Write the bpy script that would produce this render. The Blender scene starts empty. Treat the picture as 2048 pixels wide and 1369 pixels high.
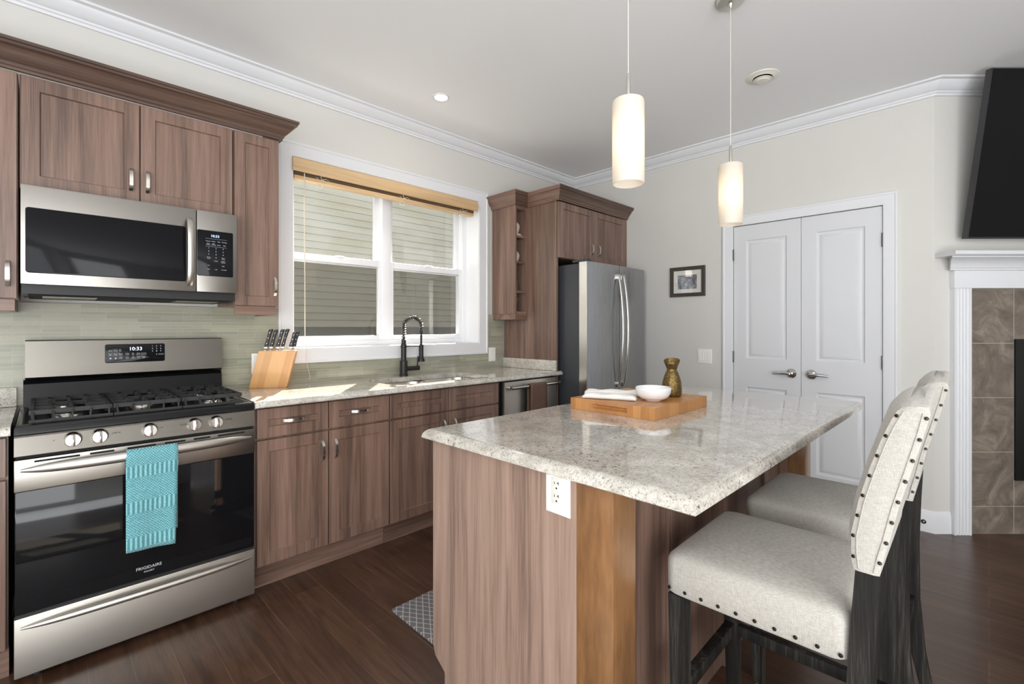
import bpy, bmesh, math, random
from mathutils import Vector, Matrix
random.seed(7)
sc = bpy.context.scene
col = sc.collection
R = math.radians

# ------------------------------------------------------------------ camera, world, sun, daylight, exposure
H = 1.26
cam_d = bpy.data.cameras.new('camera'); cam = bpy.data.objects.new('camera', cam_d); col.objects.link(cam)
cam_d.sensor_fit = 'HORIZONTAL'; cam_d.sensor_width = 36.0; cam_d.lens = 947.7 / 2048 * 36.0
cam_d.shift_y = -(684.5 - 655.5) / 2048
cam.location = (0, 0, H); cam.rotation_euler = (R(90), 0, R(45.197 - 90)); cam_d.clip_start = 0.05
sc.camera = cam

w = bpy.data.worlds.new('sky'); sc.world = w; w.use_nodes = True
bg = w.node_tree.nodes['Background']
bg.inputs['Color'].default_value = (0.86, 0.93, 1.0, 1); bg.inputs['Strength'].default_value = 0.8

def add_light(name, kind, energy, color, loc, direction, **kw):
    d = bpy.data.lights.new(name, kind); d.energy = energy; d.color = color
    for k, v in kw.items(): setattr(d, k, v)
    o = bpy.data.objects.new(name, d); col.objects.link(o); o.location = loc
    o.rotation_euler = Vector(direction).to_track_quat('-Z', 'Y').to_euler()
    return o
SUN_EL = R(31.3)
add_light('sun', 'SUN', 58.0, (1.0, 0.93, 0.80), (6, 8, 6),
          (-0.62 * math.cos(SUN_EL), -0.785 * math.cos(SUN_EL), -math.sin(SUN_EL)), angle=R(0.4))
# daylight coming in through the glazed openings of the open-plan room behind the camera
add_light('daylight_left', 'AREA', 98, (0.95, 0.98, 1.0), (-2.72, -0.75, 1.35), (1, 0, 0), shape='RECTANGLE', size=3.4, size_y=2.1)
add_light('daylight_rear', 'AREA', 100, (0.96, 0.98, 1.0), (-1.55, -3.72, 1.25), (0, 1, 0), shape='RECTANGLE', size=1.8, size_y=2.1)
# added fill lamp near the floor behind the camera, lifts the ceiling
add_light('ceiling_fill', 'AREA', 195, (0.95, 0.975, 1.0), (-0.9, -2.35, 0.03), (0, 0, 1), shape='RECTANGLE', size=3.3, size_y=2.4)

vs = sc.view_settings
vs.view_transform = 'Standard'; vs.look = 'None'; vs.exposure = 0.15; vs.gamma = 1.0; vs.use_curve_mapping = False
sc.cycles.use_denoising = True
sc.cycles.max_bounces = 12; sc.cycles.diffuse_bounces = 6; sc.cycles.glossy_bounces = 5
sc.cycles.transparent_max_bounces = 12; sc.cycles.sample_clamp_indirect = 6.0
sc.cycles.caustics_reflective = False; sc.cycles.caustics_refractive = False

# ------------------------------------------------------------------ materials
def srgb(r, g, b):
    f = lambda c: (c / 12.92 if c <= 0.04045 else ((c + 0.055) / 1.055) ** 2.4)
    return (f(r / 255), f(g / 255), f(b / 255), 1)

class NT:
    def __init__(s, name):
        s.m = bpy.data.materials.new(name); s.m.use_nodes = True
        s.t = s.m.node_tree; s.n = s.t.nodes; s.l = s.t.links
        s.b = s.n['Principled BSDF']; s.out = s.n['Material Output']
    def new(s, typ, **kw):
        n = s.n.new(typ)
        for k, v in kw.items():
            if k in n.inputs.keys() and not hasattr(n, k): n.inputs[k].default_value = v
            else: setattr(n, k, v)
        return n
    def link(s, a, b): s.l.new(a, b)
    def coord(s, scale=(1, 1, 1), rot=(0, 0, 0)):
        tc = s.n.new('ShaderNodeTexCoord'); mp = s.n.new('ShaderNodeMapping')
        mp.inputs['Scale'].default_value = scale; mp.inputs['Rotation'].default_value = rot
        s.link(tc.outputs['Object'], mp.inputs['Vector']); return mp.outputs['Vector']
    def noise(s, vec, scale, detail=3, rough=0.55, dist=0.0):
        n = s.n.new('ShaderNodeTexNoise'); n.inputs['Scale'].default_value = scale
        n.inputs['Detail'].default_value = detail; n.inputs['Roughness'].default_value = rough
        n.inputs['Distortion'].default_value = dist
        s.link(vec, n.inputs['Vector']); return n.outputs['Fac']
    def ramp(s, fac, stops, interp='LINEAR'):
        r = s.n.new('ShaderNodeValToRGB'); r.color_ramp.interpolation = interp
        e = r.color_ramp.elements
        while len(e) < len(stops): e.new(0.5)
        for i, (p, c) in enumerate(stops):
            e[i].position = p; e[i].color = c if len(c) == 4 else (*c, 1)
        s.link(fac, r.inputs['Fac']); return r.outputs['Color']
    def math(s, op, a, b=None, clamp=False):
        m = s.n.new('ShaderNodeMath'); m.operation = op; m.use_clamp = clamp
        for i, v in enumerate((a, b)):
            if v is None: continue
            if isinstance(v, (int, float)): m.inputs[i].default_value = v
            else: s.link(v, m.inputs[i])
        return m.outputs[0]
    def mix(s, fac, a, b, mode='MIX'):
        m = s.n.new('ShaderNodeMix'); m.data_type = 'RGBA'; m.blend_type = mode
        for idx, v in ((0, fac), (6, a), (7, b)):
            if isinstance(v, (int, float)): m.inputs[idx].default_value = v
            elif isinstance(v, tuple): m.inputs[idx].default_value = v
            else: s.link(v, m.inputs[idx])
        return m.outputs[2]
    def bump(s, h, strength=0.2, dist=0.002):
        b = s.n.new('ShaderNodeBump'); b.inputs['Strength'].default_value = strength; b.inputs['Distance'].default_value = dist
        s.link(h, b.inputs['Height']); s.link(b.outputs['Normal'], s.b.inputs['Normal'])
    def set(s, **kw):
        names = dict(color='Base Color', rough='Roughness', metal='Metallic', spec='Specular IOR Level', coat='Coat Weight',
                     coat_rough='Coat Roughness', sheen='Sheen Weight', aniso='Anisotropic', emit='Emission Color', emit_s='Emission Strength', trans='Transmission Weight')
        for k, v in kw.items():
            inp = s.b.inputs[names[k]]
            if hasattr(v, 'is_linked') or hasattr(v, 'links'): s.link(v, inp)
            else: inp.default_value = v
        return s
M = {}
def plain(key, color, rough=0.5, metal=0.0, var=0.0, **kw):
    t = NT(key); c = color
    if var:
        v = t.noise(t.coord(), 9, 4)
        c = t.mix(v, tuple(x * (1 - var) for x in color[:3]) + (1,), tuple(min(1, x * (1 + var)) for x in color[:3]) + (1,))
    t.set(color=c, rough=rough, metal=metal, **kw); M[key] = t.m; return t

def wood(key, axis, dark, mid, light, rough=0.38, coat=0.15, across=26, along=0.9, contrast=(0.33, 0.5, 0.68), fine=0.35):
    t = NT(key)
    s1 = [across] * 3; s1[axis] = along
    s2 = [across * 9] * 3; s2[axis] = along * 5
    a = t.noise(t.coord(tuple(s1)), 1.0, 5, 0.6, 0.6)
    b = t.noise(t.coord(tuple(s2)), 1.0, 3, 0.6)
    s3 = [across * .22] * 3; s3[axis] = along * .5
    c = t.noise(t.coord(tuple(s3)), 1.0, 2, 0.5, 0.4)
    f = t.math('ADD', t.math('MULTIPLY', a, 0.62), t.math('MULTIPLY', b, fine))
    f = t.math('ADD', f, t.math('MULTIPLY', t.math('SUBTRACT', c, 0.5), 0.45))
    colr = t.ramp(f, [(contrast[0], dark), (contrast[1], mid), (contrast[2], light)])
    t.set(color=colr, rough=rough, coat=coat, coat_rough=0.25, spec=.5 if coat else .22)
    t.bump(b, 0.06, 0.001); M[key] = t.m; return t

WD, WM, WL = srgb(90, 70, 60), srgb(124, 98, 85), srgb(146, 119, 105)
wood('wood_z', 2, WD, WM, WL); wood('wood_x', 0, WD, WM, WL); wood('wood_y', 1, WD, WM, WL)
wood('wood_cornice_x', 0, srgb(66, 50, 42), srgb(92, 71, 60), srgb(112, 90, 77)); wood('wood_cornice_y', 1, srgb(66, 50, 42), srgb(92, 71, 60), srgb(112, 90, 77))
wood('wood_island', 2, srgb(114, 94, 83), srgb(152, 127, 113), srgb(171, 146, 131), across=20)
wood('maple_post', 2, srgb(108, 76, 48), srgb(132, 94, 60), srgb(150, 112, 76), across=7, along=2.2, rough=.3, coat=.4)
wood('bamboo', 2, srgb(176, 120, 62), srgb(205, 150, 88), srgb(222, 172, 112), across=30, along=3, rough=.4)
wood('blind_wood', 0, srgb(186, 152, 112), srgb(206, 174, 132), srgb(220, 192, 152), across=40, rough=.5)
wood('stool_wood', 2, srgb(20, 19, 18), srgb(40, 38, 35), srgb(88, 84, 77), across=55, along=2.2, rough=.6, coat=0, contrast=(.36, .52, .74))

def face_grain_board():
    t = NT('cutting_board_wood')
    co = t.coord((1, 1, 1))
    br = t.n.new('ShaderNodeTexBrick'); br.offset = 0.43; br.inputs['Scale'].default_value = 1
    br.inputs['Brick Width'].default_value = 0.075; br.inputs['Row Height'].default_value = 0.034; br.inputs['Mortar Size'].default_value = 0.0004
    br.inputs['Color1'].default_value = srgb(196, 140, 86); br.inputs['Color2'].default_value = srgb(158, 102, 58); br.inputs['Mortar'].default_value = srgb(140, 90, 50)
    t.link(co, br.inputs['Vector'])
    v = t.noise(t.coord((60, 60, 8)), 1, 4)
    c = t.mix(t.math('MULTIPLY', v, .5), br.outputs['Color'], srgb(214, 160, 100))
    t.set(color=c, rough=.42, coat=.12); M['cutting_board_wood'] = t.m
face_grain_board()

def granite():
    t = NT('granite'); co = t.coord()
    base = t.ramp(t.noise(co, 9, 5, .65, .6), [(.32, srgb(176, 170, 160)), (.5, srgb(202, 197, 187)), (.7, srgb(222, 219, 211))])
    g = t.ramp(t.noise(co, 85, 4, .75), [(.47, (0, 0, 0)), (.62, (1, 1, 1))])
    c = t.mix(t.math('MULTIPLY', g, .5), base, srgb(150, 141, 130))
    clump = t.ramp(t.noise(co, 6, 3, .6), [(.40, (.2, .2, .2)), (.62, (1, 1, 1))])
    f2 = t.ramp(t.noise(co, 105, 2, .55), [(.615, (0, 0, 0)), (.66, (1, 1, 1))])
    c = t.mix(t.math('MULTIPLY', t.math('MULTIPLY', f2, clump), .9), c, srgb(66, 60, 57))
    f3 = t.ramp(t.noise(co, 230, 2, .5), [(.60, (0, 0, 0)), (.67, (1, 1, 1))])
    c = t.mix(t.math('MULTIPLY', f3, .65), c, srgb(98, 86, 80))
    t.set(color=c, rough=.09, coat=.6, coat_rough=.03); M['granite'] = t.m
granite()

def floor_mat():
    t = NT('floor_planks'); tc = t.n.new('ShaderNodeTexCoord'); sep = t.n.new('ShaderNodeSeparateXYZ'); cmb = t.n.new('ShaderNodeCombineXYZ')
    t.link(tc.outputs['Object'], sep.inputs[0]); t.link(sep.outputs['Y'], cmb.inputs['X']); t.link(sep.outputs['X'], cmb.inputs['Y'])
    br = t.n.new('ShaderNodeTexBrick'); br.offset = .37; br.offset_frequency = 3; br.squash = .8; br.squash_frequency = 2
    br.inputs['Scale'].default_value = 1; br.inputs['Brick Width'].default_value = 1.15; br.inputs['Row Height'].default_value = .121
    br.inputs['Mortar Size'].default_value = .0013; br.inputs['Mortar Smooth'].default_value = .1
    br.inputs['Color1'].default_value = srgb(74, 51, 38); br.inputs['Color2'].default_value = srgb(94, 67, 51); br.inputs['Mortar'].default_value = srgb(112, 88, 70)
    t.link(cmb.outputs[0], br.inputs['Vector'])
    g = t.noise(t.coord((24, 1.6, 1)), 1, 6, .65, 1.2)
    c = t.mix(t.ramp(g, [(.35, (.8, .8, .8)), (.6, (0, 0, 0))]), br.outputs['Color'], srgb(52, 35, 26))
    fg = t.noise(t.coord((150, 7, 1)), 1, 3, .6)
    c = t.mix(t.math('MULTIPLY', t.ramp(fg, [(.52, (0, 0, 0)), (.7, (1, 1, 1))]), .42), c, srgb(40, 28, 21))
    t.set(color=c, rough=.34, coat=.2, coat_rough=.2)
    t.bump(t.math('SUBTRACT', t.math('MULTIPLY', fg, .4), br.outputs['Fac']), .12, .002); M['floor_planks'] = t.m
floor_mat()

def backsplash_mat():
    t = NT('glass_mosaic'); tc = t.n.new('ShaderNodeTexCoord'); sep = t.n.new('ShaderNodeSeparateXYZ'); cmb = t.n.new('ShaderNodeCombineXYZ')
    t.link(tc.outputs['Object'], sep.inputs[0]); t.link(sep.outputs['X'], cmb.inputs['X']); t.link(sep.outputs['Z'], cmb.inputs['Y'])
    def brick(wd, ht, off, fr, c1, c2):
        br = t.n.new('ShaderNodeTexBrick'); br.offset = off; br.offset_frequency = fr; br.squash = .6; br.squash_frequency = 3
        br.inputs['Scale'].default_value = 1; br.inputs['Brick Width'].default_value = wd; br.inputs['Row Height'].default_value = ht
        br.inputs['Mortar Size'].default_value = .0010; br.inputs['Mortar'].default_value = srgb(182, 180, 164)
        br.inputs['Color1'].default_value = c1; br.inputs['Color2'].default_value = c2; t.link(cmb.outputs[0], br.inputs['Vector']); return br
    a = brick(.22, .0165, .41, 2, srgb(140, 140, 124), srgb(168, 166, 148))
    b = brick(.31, .0495, .29, 2, srgb(132, 134, 120), srgb(174, 172, 152))
    c = t.mix(.4, a.outputs['Color'], b.outputs['Color'])
    t.set(color=c, rough=.16, coat=.5, coat_rough=.06)
    t.bump(t.math('MULTIPLY', a.outputs['Fac'], -1), .35, .002); M['glass_mosaic'] = t.m
backsplash_mat()

def stone_tile():
    t = NT('stone_tile'); co = t.coord()
    n = t.noise(co, 4.5, 8, .68, 2.2)
    c = t.ramp(n, [(.3, srgb(92, 84, 77)), (.5, srgb(120, 109, 99)), (.62, srgb(140, 129, 117)), (.75, srgb(160, 149, 136))])
    tc = t.n.new('ShaderNodeTexCoord'); sep = t.n.new('ShaderNodeSeparateXYZ'); cmb = t.n.new('ShaderNodeCombineXYZ')
    t.link(tc.outputs['Object'], sep.inputs[0]); t.link(t.math('ADD', sep.outputs['X'], .126), cmb.inputs['X']); t.link(t.math('ADD', sep.outputs['Z'], .164), cmb.inputs['Y'])
    br = t.n.new('ShaderNodeTexBrick'); br.offset = 0; br.inputs['Scale'].default_value = 1; br.inputs['Brick Width'].default_value = .60
    br.inputs['Row Height'].default_value = .332; br.inputs['Mortar Size'].default_value = .0018
    t.link(cmb.outputs[0], br.inputs['Vector'])
    c = t.mix(br.outputs['Fac'], c, srgb(178, 166, 152))
    t.set(color=c, rough=.38); t.bump(n, .15, .004); M['stone_tile'] = t.m
stone_tile()

def steel(key, axis, color, rough=.24, scale=700):
    t = NT(key); s = [scale] * 3; s[axis] = 2
    n = t.noise(t.coord(tuple(s)), 1, 1)
    t.set(color=color, metal=1.0, rough=t.ramp(n, [(.3, (rough * .92,) * 3), (.7, (rough * 1.08,) * 3)])); M[key] = t.m
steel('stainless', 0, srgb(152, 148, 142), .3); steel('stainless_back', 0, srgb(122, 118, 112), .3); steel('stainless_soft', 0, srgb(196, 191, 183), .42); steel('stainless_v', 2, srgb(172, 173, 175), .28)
plain('nickel', srgb(212, 208, 200), .26, 1.0); plain('chrome', srgb(200, 198, 196), .12, 1.0)
plain('bright_steel', srgb(198, 195, 190), .2, 1.0); plain('satin_steel', srgb(206, 202, 195), .36, 1.0); plain('dark_steel', srgb(96, 94, 92), .35, 1.0)
plain('wall_paint', srgb(210, 208, 203), .85, var=.012); plain('ceiling_paint', srgb(236, 236, 236), .9)
plain('trim_white', srgb(222, 223, 226), .42); plain('door_white', srgb(212, 213, 216), .5)
plain('vinyl_white', srgb(232, 233, 236), .35); plain('plastic_white', srgb(236, 235, 230), .35); plain('plastic_cream', srgb(226, 222, 210), .35)
plain('black_enamel', srgb(12, 13, 15), .2, spec=.3); plain('black_glass', (.006, .006, .007, 1), .05, spec=.28); plain('tinted_glass', (.007, .007, .009, 1), .08, spec=.13)
plain('cast_iron', srgb(38, 38, 39), .6, var=.2); plain('black_matte', srgb(20, 20, 21), .45); plain('dark_slot', srgb(9, 9, 9), .8)
plain('fridge_side', srgb(58, 60, 64), .45, var=.06); plain('dark_interior', srgb(60, 44, 36), .6)
plain('display_text', srgb(196, 200, 204), .5); plain('ink_dark', srgb(38, 38, 38), .6)
t = plain('display_blue', srgb(190, 215, 255), .5); t.set(emit=srgb(150, 190, 255), emit_s=1.6)
t = plain('display_white', srgb(235, 240, 255), .5); t.set(emit=srgb(225, 235, 255), emit_s=1.4)
plain('teal_terry_dark', srgb(70, 140, 148), .95)
plain('porcelain', srgb(236, 236, 238), .12, coat=.6); plain('rubber_dark', srgb(38, 38, 42), .8)
plain('tv_black', (.010, .010, .011, 1), .25, spec=.12); plain('tv_bezel', srgb(74, 74, 76), .35, .6)
plain('firebox_black', srgb(10, 10, 11), .5); plain('picture_frame_brown', srgb(58, 50, 44), .45, var=.15); plain('mat_board', srgb(222, 220, 212), .8)
plain('brown_towel', srgb(104, 80, 66), .95, var=.12); plain('slat_shaded', srgb(112, 90, 64), .6); plain('cord_white', srgb(214, 208, 194), .7); plain('skull_ivory', srgb(200, 190, 170), .6, var=.25)
plain('dark_ornament', srgb(74, 66, 58), .4, var=.3); plain('mesh_filter', srgb(150, 146, 128), .4, .8, var=.3)
plain('closet_dark', srgb(24, 24, 25), .9); plain('roof_grey', srgb(90, 88, 86), .9); plain('lawn_green', srgb(84, 96, 60), .95, var=.3); plain('concrete', srgb(92, 90, 84), .9, var=.1)
plain('nail_bronze', srgb(52, 44, 36), .35, .8)

def siding_mat():
    t = NT('siding_vinyl'); n = t.noise(t.coord((1, 1, 6)), 2, 3)
    t.set(color=t.mix(n, srgb(146, 144, 133), srgb(160, 158, 146)), rough=.6); M['siding_vinyl'] = t.m
siding_mat()

def linen():
    t = NT('linen'); a = t.noise(t.coord((800, 800, 90)), 1, 2); b = t.noise(t.coord((90, 90, 800)), 1, 2)
    f = t.math('MULTIPLY', t.math('ADD', a, b), .5)
    t.set(color=t.ramp(f, [(.35, srgb(160, 155, 146)), (.55, srgb(181, 177, 169)), (.7, srgb(195, 191, 184))]), rough=.92, sheen=.2)
    t.bump(f, .12, .001); M['linen'] = t.m
linen()

def teal():
    t = NT('teal_terry'); tc = t.n.new('ShaderNodeTexCoord'); sep = t.n.new('ShaderNodeSeparateXYZ'); t.link(tc.outputs['Object'], sep.inputs[0])
    z = sep.outputs['Z']; x = sep.outputs['X']
    def band(freq, ph): return t.math('SINE', t.math('ADD', t.math('MULTIPLY', z, freq), ph))
    stripe = t.math('SINE', t.math('MULTIPLY', x, 420)); dots = t.math('MULTIPLY', t.math('SINE', t.math('MULTIPLY', x, 620)), t.math('SINE', t.math('MULTIPLY', z, 620)))
    sel = t.ramp(band(46, .6), [(.45, (0, 0, 0)), (.55, (1, 1, 1))])
    pat = t.mix(sel, dots, stripe)
    wv = t.noise(t.coord((300, 300, 300)), 1, 2)
    f = t.math('ADD', t.math('MULTIPLY', pat, .3), wv)
    t.set(color=t.ramp(f, [(.3, srgb(72, 134, 142)), (.55, srgb(106, 168, 176)), (.85, srgb(156, 206, 210))]), rough=.95, sheen=.3)
    t.bump(f, .6, .003); M['teal_terry'] = t.m
teal()

def brass_hammered():
    t = NT('hammered_brass'); n = t.noise(t.coord(), 90, 2); n2 = t.noise(t.coord(), 260, 2)
    t.set(color=t.ramp(n2, [(.4, srgb(78, 62, 34)), (.62, srgb(150, 126, 78))]), metal=.8, rough=.42); t.bump(n, .5, .002); M['hammered_brass'] = t.m
brass_hammered()

def cloth_white():
    t = NT('white_cotton'); n = t.noise(t.coord(), 300, 2); t.set(color=srgb(228, 226, 222), rough=.95, sheen=.2); t.bump(n, .2, .001); M['white_cotton'] = t.m
cloth_white()

def mat_anti():
    t = NT('grey_mat')
    def lines(rot):
        wv = t.n.new('ShaderNodeTexWave'); wv.inputs['Scale'].default_value = 11; t.link(t.coord((1, 1, 1), (0, 0, rot)), wv.inputs['Vector'])
        return t.ramp(wv.outputs['Fac'], [(.93, (0, 0, 0)), (.99, (1, 1, 1))])
    f = t.math('MAXIMUM', lines(R(33)), lines(R(-33)))
    t.set(color=t.mix(f, srgb(104, 102, 104), srgb(178, 176, 176)), rough=.8); M['grey_mat'] = t.m
mat_anti()

def rug_mat():
    t = NT('woven_rug'); tc = t.n.new('ShaderNodeTexCoord'); ck = t.n.new('ShaderNodeTexChecker'); ck.inputs['Scale'].default_value = 70
    t.link(tc.outputs['Object'], ck.inputs['Vector']); ck.inputs['Color1'].default_value = srgb(70, 68, 66); ck.inputs['Color2'].default_value = srgb(150, 146, 138)
    t.set(color=ck.outputs['Color'], rough=.95); M['woven_rug'] = t.m
rug_mat()

def photo_print():
    t = NT('photo_print'); n = t.noise(t.coord((1, 1, 1)), 42, 6, .7, 1)
    t.set(color=t.ramp(n, [(.32, srgb(20, 20, 26)), (.5, srgb(92, 94, 104)), (.7, srgb(212, 212, 216))]), rough=.2); M['photo_print'] = t.m
photo_print()

def glass_edge(t):
    lw = t.n.new('ShaderNodeLayerWeight'); lw.inputs['Blend'].default_value = .5
    return t.math('ADD', t.math('MULTIPLY', t.math('POWER', lw.outputs['Facing'], 4), .6), .04)
def window_glass(key, haze_lo, haze_hi, rough=.0):
    t = NT(key); n = t.n
    tr = n.new('ShaderNodeBsdfTransparent'); gl = n.new('ShaderNodeBsdfGlossy'); gl.inputs['Roughness'].default_value = .01
    tl = n.new('ShaderNodeBsdfTranslucent'); tl.inputs['Color'].default_value = (.60, .74, .95, 1)
    fr = glass_edge(t)
    nz = t.noise(t.coord((1.2, 1, 1.7)), 2.4, 5, .6, 1.2)
    fac = t.ramp(nz, [(.38, (haze_lo,) * 3), (.66, (haze_hi,) * 3)])
    m1 = n.new('ShaderNodeMixShader'); t.link(fac, m1.inputs[0]); t.link(tr.outputs[0], m1.inputs[1]); t.link(tl.outputs[0], m1.inputs[2])
    m2 = n.new('ShaderNodeMixShader'); t.link(fr, m2.inputs[0]); t.link(m1.outputs[0], m2.inputs[1]); t.link(gl.outputs[0], m2.inputs[2])
    t.link(m2.outputs[0], t.out.inputs[0]); M[key] = t.m
window_glass('glass_dusty', .002, .010); window_glass('glass_clear', .001, .003)
def screen_mat():
    t = NT('insect_screen'); n = t.n; tr = n.new('ShaderNodeBsdfTransparent'); d = n.new('ShaderNodeBsdfDiffuse'); d.inputs['Color'].default_value = (.03, .03, .03, 1)
    m = n.new('ShaderNodeMixShader'); m.inputs[0].default_value = .35; t.link(tr.outputs[0], m.inputs[1]); t.link(d.outputs[0], m.inputs[2]); t.link(m.outputs[0], t.out.inputs[0]); M['insect_screen'] = t.m
screen_mat()
def opal():
    t = NT('opal_glass'); n = t.n; tl = n.new('ShaderNodeBsdfTranslucent'); tl.inputs['Color'].default_value = (.95, .9, .82, 1)
    t.set(color=(.70, .685, .66, 1), rough=.25, emit=(1, .9, .76, 1), emit_s=.07)
    m = n.new('ShaderNodeMixShader'); m.inputs[0].default_value = .5; t.link(t.b.outputs[0], m.inputs[1]); t.link(tl.outputs[0], m.inputs[2]); t.link(m.outputs[0], t.out.inputs[0]); M['opal_glass'] = t.m
opal()
t = plain('lamp_lens', srgb(255, 250, 240), .5); t.set(emit=(1, .95, .86, 1), emit_s=6.0)
t = plain('bulb_glow', srgb(255, 240, 220), .5); t.set(emit=(1, .82, .58, 1), emit_s=4.0)

# ------------------------------------------------------------------ mesh builder
class MB:
    def __init__(s): s.v = []; s.f = []
    def add(s, verts, faces):
        b = len(s.v); s.v += [tuple(p) for p in verts]; s.f += [tuple(i + b for i in f) for f in faces]; return s
    def box(s, x0, x1, y0, y1, z0, z1, bev=0.0, rot=None, origin=None):
        x0, x1 = min(x0, x1), max(x0, x1); y0, y1 = min(y0, y1), max(y0, y1); z0, z1 = min(z0, z1), max(z0, z1)
        if bev <= 0:
            vs_ = [(x0, y0, z0), (x1, y0, z0), (x1, y1, z0), (x0, y1, z0), (x0, y0, z1), (x1, y0, z1), (x1, y1, z1), (x0, y1, z1)]
            fs = [(0, 3, 2, 1), (4, 5, 6, 7), (0, 1, 5, 4), (1, 2, 6, 5), (2, 3, 7, 6), (3, 0, 4, 7)]
        else:
            bev = min(bev, .45 * min(x1 - x0, y1 - y0, z1 - z0))
            bm = bmesh.new(); bmesh.ops.create_cube(bm, size=1)
            for v in bm.verts: v.co = Vector(((x0 + x1) / 2 + v.co.x * (x1 - x0), (y0 + y1) / 2 + v.co.y * (y1 - y0), (z0 + z1) / 2 + v.co.z * (z1 - z0)))
            bmesh.ops.bevel(bm, geom=list(bm.edges), offset=bev, segments=2, profile=.6, affect='EDGES')
            bm.verts.index_update(); vs_ = [v.co.copy() for v in bm.verts]; fs = [[v.index for v in f.verts] for f in bm.faces]; bm.free()
        if rot is not None:
            o = Vector(origin); vs_ = [o + rot @ (Vector(p) - o) for p in vs_]
        return s.add(vs_, fs)
    def tube(s, path, rad, n=10, ry=None, up=None, caps=True):
        P = [Vector(p) for p in path]; k = len(P)
        rads = rad if isinstance(rad, (list, tuple)) else [rad] * k
        rys = (ry if isinstance(ry, (list, tuple)) else [ry] * k) if ry is not None else rads
        verts = []; prev = None
        for i in range(k):
            tdir = (P[min(i + 1, k - 1)] - P[max(i - 1, 0)]).normalized()
            if up is not None: a = Vector(up)
            elif prev is None: a = Vector((0, 0, 1)) if abs(tdir.z) < .9 else Vector((1, 0, 0))
            else: a = prev
            a = (a - tdir * a.dot(tdir)).normalized(); prev = a; b = tdir.cross(a)
            for j in range(n):
                th = 2 * math.pi * j / n
                verts.append(P[i] + b * (rads[i] * math.cos(th)) + a * (rys[i] * math.sin(th)))
        fs = [(i * n + j, i * n + (j + 1) % n, (i + 1) * n + (j + 1) % n, (i + 1) * n + j) for i in range(k - 1) for j in range(n)]
        if caps: fs += [tuple(range(n))[::-1], tuple((k - 1) * n + j for j in range(n))]
        return s.add(verts, fs)
    def lathe(s, prof, c, n=32, axis='z', cap0=True, cap1=True):
        verts = []
        for r, h in prof:
            for j in range(n):
                th = 2 * math.pi * j / n; a, b = r * math.cos(th), r * math.sin(th)
                verts.append({'z': (c[0] + a, c[1] + b, c[2] + h), 'y': (c[0] + a, c[1] + h, c[2] + b), 'x': (c[0] + h, c[1] + a, c[2] + b)}[axis])
        k = len(prof)
        fs = [(i * n + j, i * n + (j + 1) % n, (i + 1) * n + (j + 1) % n, (i + 1) * n + j) for i in range(k - 1) for j in range(n)]
        if cap0: fs.append(tuple(range(n))[::-1])
        if cap1: fs.append(tuple((k - 1) * n + j for j in range(n)))
        return s.add(verts, fs)
    def loft(s, loops, cap0=True, cap1=True, closed=True):
        n = len(loops[0]); verts = [p for L in loops for p in L]; k = len(loops)
        fs = [(i * n + j, i * n + (j + 1) % n, (i + 1) * n + (j + 1) % n, (i + 1) * n + j) for i in range(k - 1) for j in range(n if closed else n - 1)]
        if cap0: fs.append(tuple(range(n))[::-1])
        if cap1: fs.append(tuple((k - 1) * n + j for j in range(n)))
        return s.add(verts, fs)
    def moulding(s, prof, p0, p1, out, m0=0.0, m1=0.0):
        """profile [(w out, z)] run from p0 to p1 (xy); m0/m1: how far each end runs on per unit of w (mitres)."""
        p0, p1, out = Vector((*p0, 0)), Vector((*p1, 0)), Vector((*out, 0)); d = (p1 - p0).normalized()
        A = [p0 + out * w_ - d * (m0 * w_) + Vector((0, 0, z)) for w_, z in prof]; B = [p1 + out * w_ + d * (m1 * w_) + Vector((0, 0, z)) for w_, z in prof]
        return s.loft([A, B])
    def rings(s, rect, ring, fmap, back=None):
        """concentric rectangles: rect (u0,u1,v0,v1); ring [(inset, w)]; fmap (u,v,w)->xyz; back: w of a closing back face"""
        u0, u1, v0, v1 = rect; loops = []
        if back is not None: loops.append([fmap(u, v, back) for u, v in ((u0, v0), (u1, v0), (u1, v1), (u0, v1))])
        for i, w_ in ring: loops.append([fmap(u, v, w_) for u, v in ((u0 + i, v0 + i), (u1 - i, v0 + i), (u1 - i, v1 - i), (u0 + i, v1 - i))])
        return s.loft(loops, cap0=back is not None, cap1=True)
    def text(s, body, size, fmap, u, v, w_, align='CENTER', ext=.0004):
        cu = bpy.data.curves.new('txt', 'FONT'); cu.body = body; cu.size = size; cu.align_x = align; cu.extrude = ext; cu.resolution_u = 2
        o = bpy.data.objects.new('txt', cu); col.objects.link(o)
        dg = bpy.context.evaluated_depsgraph_get(); me = o.evaluated_get(dg).to_mesh()
        s.add([fmap(u + p.co.x, v + p.co.y, w_ + p.co.z) for p in me.vertices], [tuple(p.vertices) for p in me.polygons])
        o.evaluated_get(dg).to_mesh_clear(); bpy.data.objects.remove(o); bpy.data.curves.remove(cu); return s
    def build(s, name, mat, parent=None, smooth=35, local=False):
        off = Vector((0, 0, 0))
        if parent is not None and not local:
            p = parent
            while p is not None: off += p.location; p = p.parent
        me = bpy.data.meshes.new(name); me.from_pydata([Vector(p) - off for p in s.v], [], s.f); me.validate()
        bm = bmesh.new(); bm.from_mesh(me); bmesh.ops.recalc_face_normals(bm, faces=bm.faces[:]); bm.to_mesh(me); bm.free()
        if smooth:
            me.polygons.foreach_set('use_smooth', [True] * len(me.polygons)); me.set_sharp_from_angle(angle=R(smooth))
        me.materials.append(M[mat] if isinstance(mat, str) else mat)
        o = bpy.data.objects.new(name, me); col.objects.link(o)
        if parent is not None: o.parent = parent
        return o

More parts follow.
